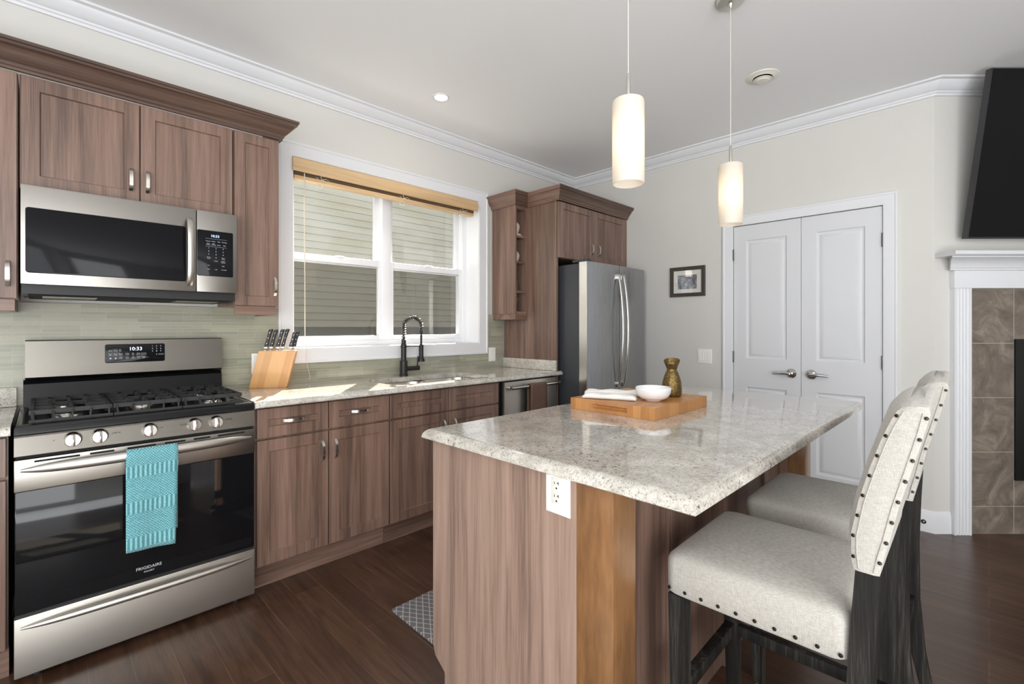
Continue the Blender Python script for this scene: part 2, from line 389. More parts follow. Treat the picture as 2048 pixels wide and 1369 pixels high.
def thing(name, label, cat, loc=(0, 0, 0), rz=0.0, group=None):
    o = bpy.data.objects.new(name, None); col.objects.link(o); o.location = loc; o.rotation_euler = (0, 0, rz); o.empty_display_size = .05
    o['label'] = label; o['category'] = cat
    if group: o['group'] = group
    return o
def tag(o, label, cat, group=None):
    o['label'] = label; o['category'] = cat
    if group: o['group'] = group
    return o
def struct(o): o['kind'] = 'structure'; return o
def empty_struct(name, loc=(0, 0, 0), rz=0.0):
    o = bpy.data.objects.new(name, None); col.objects.link(o); o.location = loc; o.rotation_euler = (0, 0, rz); o['kind'] = 'structure'; return o
def dup(root, loc, label):
    r = root.copy(); col.objects.link(r); r.location = loc; r['label'] = label
    for ch in list(root.children):
        c = ch.copy(); col.objects.link(c); c.parent = r
        for g in ch.children:
            d = g.copy(); col.objects.link(d); d.parent = c
    return r

def fy(y): return lambda u, v, w_: (u, y - w_, v)          # faces -y, u = x
def fx(x): return lambda u, v, w_: (x - w_, u, v)          # faces -x, u = y
def fz(z): return lambda u, v, w_: (u, v, z + w_)          # lies flat, faces up
def rrect(cx, cy, hx, hy, r, n=6):
    pts = []
    for (sx, sy, a0) in ((1, 1, 0), (-1, 1, 90), (-1, -1, 180), (1, -1, 270)):
        for i in range(n + 1):
            a = R(a0 + 90 * i / n); pts.append((cx + sx * (hx - r) + r * math.cos(a), cy + sy * (hy - r) + r * math.sin(a)))
    return pts
def arch_pull(mb, f, u, v, L, axis, width=.013, out=.027):
    """flat bar pull bent into a low arch, ends resting on the face"""
    n = 14; o_, i_ = [], []
    for k in range(n + 1):
        s_ = -L / 2 + L * k / n; e = 1 - abs(2 * s_ / L) ** 3.2
        o_.append((s_, .006 + (out - .006) * e)); i_.append((s_, max(0, (out - .0075) * (1 - abs(2.0 * s_ / (L * .86)) ** 3.2)) if abs(s_) < L * .43 else 0))
    prof = o_ + i_[::-1]
    loops = []
    for h in (-width / 2, width / 2):
        loops.append([f(u + h, v + s_, w_) if axis == 'v' else f(u + s_, v + h, w_) for s_, w_ in prof])
    return mb.loft(loops)
def shaker(mb, rect, f, frame=.055, th=.02):
    return mb.rings(rect, [(0, .001), (.001, 0.0)[::-1] if False else (.0012, 0.0), (frame, 0.0), (frame + .003, -.0075), (frame + .0045, -.0075)], lambda u, v, w_: f(u, v, w_), back=-th)

def door(parent, rect, f, name='door', frame=.055, pull=None, mat='wood_z'):
    u0, u1, v0, v1 = rect
    mb = MB(); mb.rings(rect, [(0, -.0015), (.0015, 0), (frame, 0), (frame + .0035, -.008), (frame + .006, -.008)], f, back=-.02)
    d = mb.build(name, mat, parent, smooth=20)
    if pull:
        u, v, L, ax = pull
        h = arch_pull(MB(), f, u, v, L, ax).build('handle', 'nickel', d); h['label'] = 'brushed nickel bar handle'
    return d

# ------------------------------------------------------------------ room shell
YW, XB, ZC = 3.01, 3.88, 2.76          # window wall, back wall, ceiling
XL, YR = -2.6, -3.6                    # wall and rear wall behind the camera
AC = (XB, .236)                        # corner where the angled fireplace wall starts
AL = 2.2                               # its length
s7 = math.sqrt(.5)
AE = (AC[0] + AL * s7, AC[1] - AL * s7)
XR = AE[0]
struct(MB().box(XL - .2, XR + .2, YR - .2, 3.3, -.1, 0).build('floor', 'floor_planks', smooth=0))
struct(MB().box(XL - .2, XR + .2, YR - .2, 3.3, ZC, ZC + .1).build('ceiling', 'ceiling_paint', smooth=0))
WX0, WX1, WZ0, WZ1 = 1.09, 2.598, 1.125, 2.312     # window opening
mb = MB(); Y2 = YW + .27
mb.box(XL - .2, WX0, YW, Y2, 0, ZC).box(WX1, XB + .2, YW, Y2, 0, ZC).box(WX0, WX1, YW, Y2, 0, WZ0).box(WX0, WX1, YW, Y2, WZ1, ZC)
struct(mb.build('wall_window', 'wall_paint', smooth=0))
DY0, DY1, DZ = .485, 1.425, 2.056                  # closet opening
mb = MB(); mb.box(XB, XB + .15, DY1, YW, 0, ZC).box(XB, XB + .15, AC[1] - .0, DY0, 0, ZC).box(XB, XB + .15, DY0, DY1, DZ, ZC)
struct(mb.build('wall_back', 'wall_paint', smooth=0))
struct(MB().box(XB + .12, XB + .15, DY0 + .001, DY1 - .001, 0, DZ - .001).build('wall_closet', 'closet_dark', smooth=0))
aw = struct(MB().box(0, AL, 0, .15, 0, ZC).build('wall_fireplace', 'wall_paint', smooth=0)); aw.location = (*AC, 0); aw.rotation_euler = (0, 0, R(-45))
struct(MB().box(XR, XR + .15, YR, AE[1], 0, ZC).build('wall_right', 'wall_paint', smooth=0))
mb = MB(); mb.box(XL - .15, XL, YR, -2.5, 0, ZC).box(XL - .15, XL, 1.0, YW, 0, ZC).box(XL - .15, XL, -2.5, 1.0, 0, .28).box(XL - .15, XL, -2.5, 1.0, 2.42, ZC)
struct(mb.build('wall_left', 'wall_paint', smooth=0))
mb = MB(); mb.box(XL, -2.42, YR - .15, YR, 0, ZC).box(-.62, XR, YR - .15, YR, 0, ZC).box(-2.42, -.62, YR - .15, YR, 0, .18).box(-2.42, -.62, YR - .15, YR, 2.32, ZC)
struct(mb.build('wall_rear', 'wall_paint', smooth=0))

crown = [(0, 2.676), (.012, 2.676), (.014, 2.688), (.022, 2.692), (.024, 2.700), (.034, 2.703), (.045, 2.712), (.058, 2.725), (.068, 2.738), (.072, 2.746), (.080, 2.748), (.092, 2.750), (.092, ZC), (0, ZC)]
struct(MB().moulding(crown, (XL, YW), (XB, YW), (0, -1), 0, -1).build('trim_1', 'trim_white', smooth=30))
struct(MB().moulding(crown, (XB, YW), AC, (-1, 0), -1, .4142).build('trim_2', 'trim_white', smooth=30))
struct(MB().moulding(crown, AC, AE, (-s7, -s7), .4142, 0).build('trim_3', 'trim_white', smooth=30))
basep = [(0, 0), (.014, 0), (.014, .098), (.011, .106), (.009, .124), (.004, .132), (0, .132)]
struct(MB().moulding(basep, (XB, DY0 - .078), AC, (-1, 0), 0, .4142).build('baseboard_back', 'trim_white', smooth=30))
P_ = lambda x: (AC[0] + x * s7, AC[1] - x * s7)
struct(MB().moulding(basep, AC, P_(.092), (-s7, -s7), .4142, 0).build('baseboard_fireplace', 'trim_white', smooth=30))
struct(MB().moulding(basep, (XB, 1.95), (XB, DY1 + .078), (-1, 0)).build('baseboard_corner', 'trim_white', smooth=30))
jk = thing('cable_jack', 'small round silver cable jack set in the white baseboard beside the fireplace', 'cable jack', (XB - .014, .285, .062))
MB().lathe([(.004, 0), (.013, -.001), (.013, -.004), (.010, -.006), (.008, -.003), (.005, -.003)], (XB - .014, .285, .062), 20, 'x').build('ring', 'dark_steel', jk)
MB().lathe([(.0035, 0), (.0035, -.009), (.002, -.010)], (XB - .014, .285, .062), 12, 'x').build('connector', 'bright_steel', jk)

# ------------------------------------------------------------------ window, casing, blind
wnd = empty_struct('window_1', (1.844, 3.2, 1.125))
f = fy(YW)
mb = MB(); cw = .085; cp = [(0, .016), (.010, .021), (.016, .016), (.070, .012), (.085, .009)]
def casing(mb, u0, u1, v0, v1, f, wd, th=.016, lip=.022, bottom=True):
    """picture-frame casing around an opening u0..u1, v0..v1"""
    loops = []
    for i, w_ in ((0, 0), (0, th * .6), (wd * .12, th * .75), (wd * .8, th), (wd * .86, lip), (wd, lip), (wd, 0)):
        lo = v0 - i if bottom else v0
        loops.append([f(u0 - i, lo, w_), f(u1 + i, lo, w_), f(u1 + i, v1 + i, w_), f(u0 - i, v1 + i, w_)])
    n = 4
    verts = [p for L in loops for p in L]; fs = []
    for i in range(len(loops) - 1):
        for j in range(n):
            if not bottom and j == 0: continue
            fs.append((i * n + j, i * n + (j + 1) % n, (i + 1) * n + (j + 1) % n, (i + 1) * n + j))
    return mb.add(verts, fs)
casing(mb, WX0, WX1, WZ0, WZ1, f, cw); mb.build('casing', 'trim_white', wnd, smooth=20)
yf = 3.19                                         # plane of the sashes
mb = MB()                                         # reveal boards and sill
t_ = .006
mb.box(WX0, WX0 + t_, YW - .004, yf + .08, WZ0, WZ1).box(WX1 - t_, WX1, YW - .004, yf + .08, WZ0, WZ1)
mb.box(WX0 + t_, WX1 - t_, YW - .004, yf + .08, WZ1 - t_, WZ1).box(WX0 + t_, WX1 - t_, YW - .006, yf + .08, WZ0, WZ0 + .008, .002)
mb.build('reveal', 'vinyl_white', wnd, smooth=20)
a, b, c, d = WX0 + t_, WX1 - t_, WZ0 + .008, WZ1 - t_
mb = MB(); fw = .042
mb.box(a, a + fw, yf - .02, yf + .075, c, d, .004).box(b - fw, b, yf - .02, yf + .075, c, d, .004)
mb.box(a + fw, b - fw, yf - .018, yf + .075, c, c + .035, .004).box(a + fw, b - fw, yf - .018, yf + .075, d - .03, d, .004)
mb.box(1.795, 1.866, yf - .02, yf + .075, c + .035, d - .03, .005)
mb.build('frame', 'vinyl_white', wnd, smooth=20)
def sash(x0, x1, z0, z1, y0, st, bot, top):
    mb = MB(); mb.box(x0, x0 + st, y0, y0 + .032, z0, z1, .004).box(x1 - st, x1, y0, y0 + .032, z0, z1, .004)
    mb.box(x0 + st, x1 - st, y0, y0 + .032, z0, z0 + bot, .004).box(x0 + st, x1 - st, y0, y0 + .032, z1 - top, z1, .004)
    s_ = mb.build('sash', 'vinyl_white', wnd, smooth=20)
    g = MB().box(x0 + st, x1 - st, y0 + .014, y0 + .018, z0 + bot, z1 - top).build('pane', 'glass_dusty' if z0 > 1.5 else 'glass_clear', s_, smooth=0)
    return s_
for (x0, x1) in ((a + fw, 1.795), (1.866, b - fw)):
    sash(x0, x1, c + .035, 1.752, yf - .012, .026, .034, .045)          # lower, inner track
    sash(x0, x1, 1.70, d - .03, yf + .028, .040, .045, .03)             # upper, outer track
    l_ = (x0 + x1) / 2
    MB().box(l_ - .03, l_ + .03, yf - .026, yf - .012, 1.745, 1.757, .003).build('sash_lock', 'vinyl_white', wnd)
    MB().box(x0, x1, yf + .068, yf + .070, c + .035, 1.72).build('insect_screen', 'insect_screen', wnd, smooth=0)

bl = thing('window_blind', 'raised tan wooden blind bunched at the top of the kitchen window', 'blind', (1.84, 3.0, 2.31))
y0 = 2.985
mb = MB(); prof = [(0, 2.222), (.008, 2.219), (.014, 2.226), (.013, 2.236), (.018, 2.246), (.020, 2.262), (.018, 2.280), (.014, 2.290), (.014, 2.301), (.006, 2.304), (0, 2.304)]
mb.moulding(prof, (1.083, y0 + .006), (2.560, y0 + .006), (0, -1)); mb.build('valance', 'blind_wood', bl, smooth=40)
MB().box(1.100, 2.545, 3.0, 3.05, 2.268, 2.303).build('head_rail', 'blind_wood', bl)
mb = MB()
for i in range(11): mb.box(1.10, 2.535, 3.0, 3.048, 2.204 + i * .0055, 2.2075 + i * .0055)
mb.build('slat_stack', 'slat_shaded', bl, smooth=0)  # darker than the valance: shade of the gap put into the slat colour
MB().box(1.10, 2.535, 2.998, 3.050, 2.178, 2.201, .005).build('bottom_rail', 'blind_wood', bl)
for x in (1.26, 1.86, 2.41):
    mb = MB(); mb.tube([(x, 2.993, 2.222), (x + .004, 2.988, 2.20), (x + .03, 2.985, 2.188), (x + .05, 2.986, 2.20), (x + .03, 2.984, 2.206), (x - .01, 2.986, 2.192), (x - .03, 2.988, 2.206)], .0016, 6)
    mb.tube([(x + .02 * math.cos(q) - .01, 2.99, 2.158 + .016 * math.sin(q)) for q in [k * .6 for k in range(11)]], .0012, 6)
    mb.build('ladder_cord', 'cord_white', bl)
mb = MB(); mb.tube([(1.155, 2.985, 2.215), (1.157, 2.986, 1.62), (1.160, 2.99, 1.20)], .0032, 8); mb.build('tilt_wand', 'cord_white', bl)
MB().tube([(1.162, 2.984, 1.16), (1.165, 2.978, 1.05), (1.175, 2.975, 1.0), (1.185, 2.975, .96), (1.182, 2.976, .935)], .0014, 6).build('pull_cord', 'cord_white', bl)

# neighbour's house, ground outside
YN = 7.0
nh = thing('neighbouring_house', 'tan clapboard sided house close by outside the kitchen window', 'house', (4, YN, 0))
mb = MB(); z = 1.27; hgt = .105
loops = []
while z < 3.75:
    loops.append([(-2, YN - .024, z), (11, YN - .024, z)]); loops.append([(-2, YN - .020, z + hgt * .10), (11, YN - .020, z + hgt * .10)])
    loops.append([(-2, YN - .001, z + hgt * .985), (11, YN - .001, z + hgt * .985)]); z += hgt
verts = [p for L in loops for p in L]; mb.add(verts, [(2 * i, 2 * i + 1, 2 * i + 3, 2 * i + 2) for i in range(len(loops) - 1)])
mb.box(-2, 11, YN + .003, YN + 5, 1.2, 3.75)
mb.build('siding_wall', 'siding_vinyl', nh, smooth=0)
MB().box(-2, 11, YN - .02, YN + 5, -.6, 1.265).build('foundation', 'concrete', nh, smooth=0)
MB().add([(-2.2, YN - .25, 3.72), (11.2, YN - .25, 3.72), (11.2, YN + 5, 5.2), (-2.2, YN + 5, 5.2), (-2.2, YN - .25, 3.78), (11.2, YN - .25, 3.78), (11.2, YN + 5, 5.26), (-2.2, YN + 5, 5.26)],
         [(0, 1, 2, 3), (4, 5, 6, 7), (0, 1, 5, 4), (1, 2, 6, 5), (2, 3, 7, 6), (3, 0, 4, 7)]).build('roof', 'roof_grey', nh, smooth=0)
g_ = struct(MB().box(-30, 40, 3.3, 40, -.7, -.6).build('ground', 'lawn_green', smooth=0))

# ------------------------------------------------------------------ backsplash, outlets
tag(MB().box(-.9, WX0 - cw - .001, 3.0, 3.009, .916, 1.372).box(WX0 - cw - .001, WX1 + cw + .001, 3.0, 3.009, .916, WZ0 - cw - .001).box(WX1 + cw + .001, 2.878, 3.0, 3.009, .916, 1.372).build('backsplash', 'glass_mosaic', smooth=0),
    'olive grey glass strip mosaic backsplash behind the kitchen worktop', 'backsplash')
def wall_plate(name, label, cat, f, u, v, wd, ht, kind, mat='plastic_white'):
    o = Vector(f(u, v, 0)); t_ = thing(name, label, cat, o)
    MB().rings((u - wd / 2, u + wd / 2, v - ht / 2, v + ht / 2), [(0, .003), (.003, .0055), (.008, .006)], f, back=.0005).build('cover_plate', mat, t_)
    if kind == 'outlet':
        MB().rings((u - .0165, u + .0165, v - .033, v + .033), [(0, .0075), (.001, .008)], f, back=.0055).build('receptacle', 'plastic_cream', t_)
        mb = MB()
        for dv in (-.0165, .0165):
            for du, hh in ((-.0065, .0085), (.0065, .007)): mb.rings((u + du - .001, u + du + .001, v + dv + .001, v + dv + .001 + hh), [(0, .0083)], f, back=.0075)
            mb.rings((u - .0065, u + -.001, v + dv + .0045, v + dv + .0065), [(0, .0083)], f, back=.0075)
            p = [f(u + .0028 * math.cos(q * math.pi / 5), v + dv - .008 + .0028 * math.sin(q * math.pi / 5), .0083) for q in range(10)]
            mb.add(p, [tuple(range(10))])
        mb.build('slot_pattern', 'ink_dark', t_, smooth=0)
    else:
        n = 2 if wd > .1 else 1
        for k in range(n):
            uu = u + (k - (n - 1) / 2) * .046
            MB().rings((uu - .0165, uu + .0165, v - .033, v + .033), [(0, .007), (.001, .008), (.004, .008), (.006, .0065)], f, back=.0055).build('rocker_switch', mat, t_)
    return t_
wall_plate('power_outlet', 'white outlet plate on mosaic tile partly hidden behind the knife block', 'outlet', fy(3.0), .898, 1.05, .075, .118, 'outlet')
wall_plate('light_switch', 'single white switch plate on mosaic tile right of the window', 'light switch', fy(3.0), 2.738, 1.03, .078, .118, 'switch')
wall_plate('light_switch', 'double white rocker switch on the beige wall left of the closet doors', 'light switch', fx(XB), 1.652, 1.023, .118, .118, 'switch')

# ------------------------------------------------------------------ closet doors
dcs = struct(casing(MB(), DY0, DY1, 0, DZ, fx(XB), .075, .017, .020, bottom=False).build('trim_4', 'trim_white', smooth=20))
def leaf(n, u0, u1, hinge_left):
    root = empty_struct('door_%d' % n, (XB, (u0 + u1) / 2, 0)); f = fx(XB + .003); z0, z1 = .012, DZ - .005
    st = .092; pr = [(z0 + .21, .80), (1.02, z1 - .115)]
    mb = MB()
    xs = [u0, u0 + st, u1 - st, u1]; zs = [z0, pr[0][0], pr[0][1], pr[1][0], pr[1][1], z1]
    for i in range(3):
        for j in range(5):
            if i == 1 and j in (1, 3):
                mb.rings((xs[1], xs[2], zs[j], zs[j + 1]), [(0, 0), (.008, -.007), (.018, -.009), (.030, -.004), (.040, -.0015), (.046, -.0015)], f)
            else: mb.add([f(xs[i], zs[j], 0), f(xs[i + 1], zs[j], 0), f(xs[i + 1], zs[j + 1], 0), f(xs[i], zs[j + 1], 0)], [(0, 1, 2, 3)])
    mb.add([f(u, v, w_) for w_ in (0, -.035) for u, v in ((u0, z0), (u1, z0), (u1, z1), (u0, z1))], [(0, 1, 5, 4), (1, 2, 6, 5), (2, 3, 7, 6), (3, 0, 4, 7), (4, 5, 6, 7)])
    mb.build('door_panel', 'door_white', root, smooth=20)
    uh = u1 if hinge_left else u0
    for z in (.26, 1.03, 1.83):
        h = MB().lathe([(.006, -.045), (.006, .045)], (XB - .006, uh + (.002 if hinge_left else -.002), z), 10).build('hinge', 'dark_steel', root)
    ul = (u0 + .062) if hinge_left else (u1 - .062); sgn = 1 if hinge_left else -1; zz = .925
    mb = MB().lathe([(.034, 0), (.034, -.006), (.028, -.012), (.013, -.014), (.012, -.04), (.014, -.05), (.008, -.055)], (XB + .003, ul, zz), 24, 'x')
    mb.tube([(XB - .048, ul, zz), (XB - .052, ul + sgn * .03, zz + .002), (XB - .048, ul + sgn * .07, zz), (XB - .042, ul + sgn * .102, zz - .003), (XB - .040, ul + sgn * .112, zz - .003)], [.0125, .011, .009, .008, .007], 12)
    mb.build('lever_handle', 'chrome', root)
mid = .954
leaf(1, mid + .0015, DY1 - .004, True); leaf(2, DY0 + .004, mid - .0015, False)

# ------------------------------------------------------------------ base cabinets
FY = 2.425                                        # door face plane
f = fy(FY)
def base_cab(label, x0, x1, drawers, doors, sink=False):
    t_ = thing('base_cabinet', label, 'cabinet', ((x0 + x1) / 2, 2.7, 0), group='walnut base cabinets')
    mb = MB()
    if not sink: mb.box(x0 + .001, x1 - .001, FY + .021, 2.995, .115, .883)
    else: mb.box(x0 + .0003, x0 + .0015, FY + .021, 2.995, .115, .883).box(x1 - .0015, x1 - .0003, FY + .021, 2.995, .115, .883).box(x0 + .0016, x1 - .0016, FY + .021, 2.995, .115, .133).box(x0 + .0016, x1 - .0016, FY + .021, FY + .0385, .134, .883)
    mb.build('carcass', 'wood_z', t_, smooth=0)
    MB().box(x0 + .001, x1 - .001, 2.495, 2.512, 0, .1145).build('toe_kick', 'wood_x', t_, smooth=0)
    for (a, b, pull) in drawers:
        door(t_, (a, b, .733, .872), f, 'drawer', .052, ((a + b) / 2, .807, .11, 'h') if pull else None)
    for (a, b, up) in doors: door(t_, (a, b, .128, .722), f, 'door', .055, (up, .626, .104, 'v') if up is not None else None)
    return t_
base_cab('walnut base cabinet with two drawers right of the range', .705, 1.419, [(.719, 1.060, 1), (1.066, 1.416, 1)], [(.719, 1.060, 1.028), (1.066, 1.416, 1.096)])
base_cab('walnut sink base cabinet with two false drawer fronts under the window', 1.420, 2.284, [(1.424, 1.840, 0), (1.846, 2.276, 0)], [(1.424, 1.840, 1.80), (1.846, 2.276, 1.884)], True)
base_cab('walnut base cabinet cut off by the frame left of the range', -.90, -.082, [(-.50, -.088, 1), (-.9, -.506, 1)], [(-.50, -.088, None), (-.9, -.506, None)])

# worktops
def quarter(r, n=6): return [(r * (1 - math.cos(math.pi / 2 * k / n)), r * math.sin(math.pi / 2 * k / n)) for k in range(n + 1)]
def slab(mb, x0, x1, y0, y1, zb, zt, r, sides):
    """stone slab whose chosen sides (w e s n) have a full quarter-round upper edge"""
    h = zt - zb; r = min(r, h); loops = []
    w_, e_, s_, n_ = [1 if c_ in sides else 0 for c_ in 'wesn']
    for ins, dz in [(0.004, 0), (0, .003)] + [(i, zt - zb - r + z_) for i, z_ in quarter(r)]:
        z_ = zb + dz
        loops.append([(x0 + w_ * ins, y0 + s_ * ins, z_), (x1 - e_ * ins, y0 + s_ * ins, z_), (x1 - e_ * ins, y1 - n_ * ins, z_), (x0 + w_ * ins, y1 - n_ * ins, z_)])
    return mb, loops
# main run with the sink cut-out
def worktop_main():
    x0, x1, y0, y1, zb, zt, r = .700, 2.935, 2.383, 2.998, .884, .916, .024
    hole = rrect(1.887, 2.665, .400, .195, .09, 6)[::-1]
    bm = bmesh.new()
    prof = [(y0 + .004, zb), (y0, zb + .004)] + [(y0 + i, zt - r + z_) for i, z_ in quarter(r)]
    xe = 2.882                                    # the slab stops at the tall panel behind its nosing
    A = [bm.verts.new((x0, y, z)) for y, z in prof]; B = [bm.verts.new((x1, y, z)) for y, z in prof]
    for i in range(len(prof) - 1): bm.faces.new((A[i], B[i], B[i + 1], A[i + 1]))
    yt = prof[-1][0]
    nb = [bm.verts.new((x1, 2.396, zt)), bm.verts.new((xe, 2.396, zt))] if yt < 2.396 else [bm.verts.new((xe, yt, zt))]
    top = [A[-1], B[-1]] + (nb if yt < 2.396 else nb)
    tr = bm.verts.new((xe, y1, zt)); tl = bm.verts.new((x0, y1, zt)); top += [tr, tl]
    hv = [bm.verts.new((p[0], p[1], zt)) for p in hole]; hb = [bm.verts.new((p[0], p[1], zb)) for p in hole]
    ed = [bm.edges.get((top[i], top[(i + 1) % len(top)])) or bm.edges.new((top[i], top[(i + 1) % len(top)])) for i in range(len(top))]
    ed += [bm.edges.new((hv[i], hv[(i + 1) % len(hv)])) for i in range(len(hv))]
    bmesh.ops.triangle_fill(bm, edges=ed, use_beauty=True, use_dissolve=False)
    n = len(hv)
    for i in range(n): bm.faces.new((hv[i], hv[(i + 1) % n], hb[(i + 1) % n], hb[i]))
    bl_ = bm.verts.new((x0, y1, zb)); bm.faces.new([A[i] for i in range(len(A))] + [tl, bl_])
    bR = bm.verts.new((x1, yt, zb)); bm.faces.new([B[i] for i in range(len(B))] + [bR])
    bm.verts.index_update(); mb = MB(); mb.add([v.co.copy() for v in bm.verts], [[v.index for v in f_.verts] for f_ in bm.faces]); bm.free()
    # underside
    mb.add([(x0, y0 + .004, zb), (xe, y0 + .004, zb), (xe, 2.46, zb), (x0, 2.46, zb)], [(0, 1, 2, 3)])
    return mb
wt = thing('kitchen_worktop', 'cream speckled granite worktop with the sink under the window', 'worktop', (1.8, 2.7, .884))
worktop_main().build('slab', 'granite', wt, smooth=30)
MB().box(2.862, 2.8835, 2.398, 2.998, .917, 1.0, .003).build('side_splash', 'granite', wt)
lw = thing('kitchen_worktop', 'short granite worktop left of the range at the photo edge', 'worktop', (-.5, 2.7, .884))
mb = MB(); L = slab(MB(), -.92, -.076, 2.383, 2.998, .884, .916, .024, 's')[1]; mb.loft(L).build('slab', 'granite', lw, smooth=30)
MB().box(-.92, -.076, 2.975, 2.998, .917, 1.0, .003).build('back_splash', 'granite', lw)

# sink and faucet
sk = thing('kitchen_sink', 'stainless steel undermount sink set in the granite worktop', 'sink', (1.905, 2.665, .884))
for (cx, hx) in ((1.688, .190), (2.076, .188)):
    mb = MB(); lp = []
    for ins, z in ((-.008, .8825), (0, .8825), (.004, .86), (.014, .72), (.05, .70), (.12, .697)):
        lp.append([(p[0], p[1], z) for p in rrect(cx, 2.665, hx - ins, .185 - ins, max(.01, .085 - ins * .5), 5)])
    bs_ = mb.loft(lp, cap0=False).build('basin', 'bright_steel', sk)
    MB().lathe([(.045, .699), (.042, .703), (.02, .700)], (cx, 2.665, 0), 20).build('drain', 'chrome', bs_)
fc = thing('kitchen_faucet', 'matte black spring neck faucet standing behind the sink', 'faucet', (1.835, 2.945, .916))
fx0, fy0 = 1.835, 2.945
MB().lathe([(.031, 0), (.031, .006), (.0265, .010), (.0265, .105), (.024, .108), (.019, .112), (.019, .200), (.0215, .203), (.0215, .222), (.018, .225), (.016, .228), (.016, .256), (.012, .258)], (fx0, fy0, .9166), 24).build('column', 'black_matte', fc)
path = []
xa, xs_ = fx0, 1.975
for k in range(6): path.append((xa, fy0, 1.174 + k * .018))
for k in range(1, 24):
    q = math.pi * k / 24; path.append((xa + (xs_ - xa) / 2 * (1 - math.cos(q)), fy0 - .012 * k / 24, 1.264 + .068 * math.sin(q)))
for k in range(3): path.append((xs_, fy0 - .012, 1.264 - k * .018))
MB().tube(path, .0075, 10).build('hose', 'black_matte', fc)
# coil around the hose
P = [Vector(p) for p in path]; cl = [0]
for i in range(1, len(P)): cl.append(cl[-1] + (P[i] - P[i - 1]).length)
coil = []; turns = 19; tot = cl[-1] - .03; ns = turns * 9
for k in range(ns + 1):
    s_ = tot * k / ns; i = max(j for j in range(len(cl)) if cl[j] <= s_ + 1e-9); i = min(i, len(P) - 2)
    q = (s_ - cl[i]) / max(1e-6, cl[i + 1] - cl[i]); p = P[i].lerp(P[i + 1], q); td = (P[i + 1] - P[i]).normalized(); n1 = Vector((0, 1, 0)); n2 = td.cross(n1)
    a_ = 2 * math.pi * turns * k / ns; coil.append(p + (n1 * math.cos(a_) + n2 * math.sin(a_)) * .0150)
MB().tube(coil, .0027, 5).build('spring_coil', 'dark_steel', fc)
MB().lathe([(.012, 1.236), (.0135, 1.225), (.009, 1.215), (.0075, 1.21), (.0075, 1.14), (.014, 1.136), (.0165, 1.13), (.0165, 1.05), (.020, 1.035), (.0255, 1.026), (.0255, 1.012), (.018, 1.010)], (xs_, fy0 - .012, 0), 20).build('spray_head', 'black_matte', fc)
MB().tube([(fx0, fy0, 1.128), (xs_, fy0 - .012, 1.126)], .005, 8).build('holder_arm', 'black_matte', fc)
hd = MB().lathe([(.016, 0), (.016, .085), (.0165, .087), (.0165, .112), (.012, .114)], (fx0 + .012, fy0 - .006, .965), 18, 'x').build('valve', 'black_matte', fc)
MB().tube([(fx0 + .112, fy0 - .006, .978), (fx0 + .114, fy0 - .006, 1.03), (fx0 + .116, fy0 - .006, 1.052)], [.0055, .0045, .004], 8).build('lever', 'black_matte', hd)

# ------------------------------------------------------------------ range
RX0, RX1 = -.068, .698; RY = 2.388
rg = thing('gas_range', 'stainless steel five burner gas range with black oven door', 'range', (.315, 2.7, 0))
f = fy(RY); C_ = (RX0 + RX1) / 2
MB().box(RX0 + .004, RX1 - .004, 2.425, 2.97, .03, .882).build('body', 'black_matte', rg, smooth=0)
for (x, y) in ((RX0 + .06, 2.45), (RX1 - .06, 2.45), (RX0 + .06, 2.92), (RX1 - .06, 2.92)):
    MB().lathe([(.018, 0), (.018, .008), (.008, .010), (.008, .0295)], (x, y, 0), 14).build('foot', 'black_matte', rg)
ov = MB().box(RX0 + .002, RX1 - .002, RY, 2.424, .252, .682, .003).build('oven_door', 'black_glass', rg)
MB().box(RX0, RX1, RY - .003, 2.424, .683, .795, .003).build('door_top_panel', 'stainless', ov)
MB().box(RX0 + .012, RX1 - .012, RY - .0012, RY + .01, .262, .300).build('lower_glass', 'black_glass', ov, smooth=0)
mb = MB()
for (x0, x1) in ((RX0 + .05, RX0 + .17), (.13, .20), (.24, .33), (.36, .43), (.46, .52), (.55, .655)): mb.box(x0, x1, RY - .0042, RY, .781, .788)
mb.build('vent_slot', 'dark_slot', ov, smooth=0)
def bow_handle(zc, name, par, x0, x1, rz, out):
    pts, ra, rb = [], [], []
    n = 28
    for k in range(n + 1):
        s_ = -1 + 2 * k / n; e = 1 - abs(s_) ** 2.6
        pts.append((C_ + s_ * (x1 - x0) / 2, RY - .006 - out * (1 - s_ * s_) ** .8, zc + .006 * (1 - s_ * s_))); q = max(.12, (1 - abs(s_) ** 5)) ** .6
        ra.append(.012 * q); rb.append(rz * q)
    return MB().tube(pts, ra, 14, ry=rb, up=(0, 0, 1)).build(name, 'satin_steel', par)
bow_handle(.758, 'handle', ov, RX0 + .015, RX1 - .018, .019, .050)
fl = lambda u, v, w_: (u, RY - w_, v)
mb = MB(); mb.text('FRIGIDAIRE', .0165, fl, .308, .290, .0016).text('GALLERY', .0085, fl, .308, .277, .0016)
mb.build('logo_lettering', 'display_text', ov, smooth=0)
dr = MB().box(RX0, RX1, RY - .002, 2.424, .032, .240, .004).build('drawer', 'stainless_soft', rg)
bow_handle(.206, 'handle', dr, RX0 + .010, RX1 - .022, .013, .030)
MB().box(RX0 + .004, RX1 - .004, RY + .008, 2.424, .2405, .2515).build('kick_gap', 'black_matte', rg, smooth=0)
MB().box(RX0 + .004, RX1 - .004, RY + .012, 2.424, .7955, .806).build('panel_gap', 'dark_slot', rg, smooth=0)
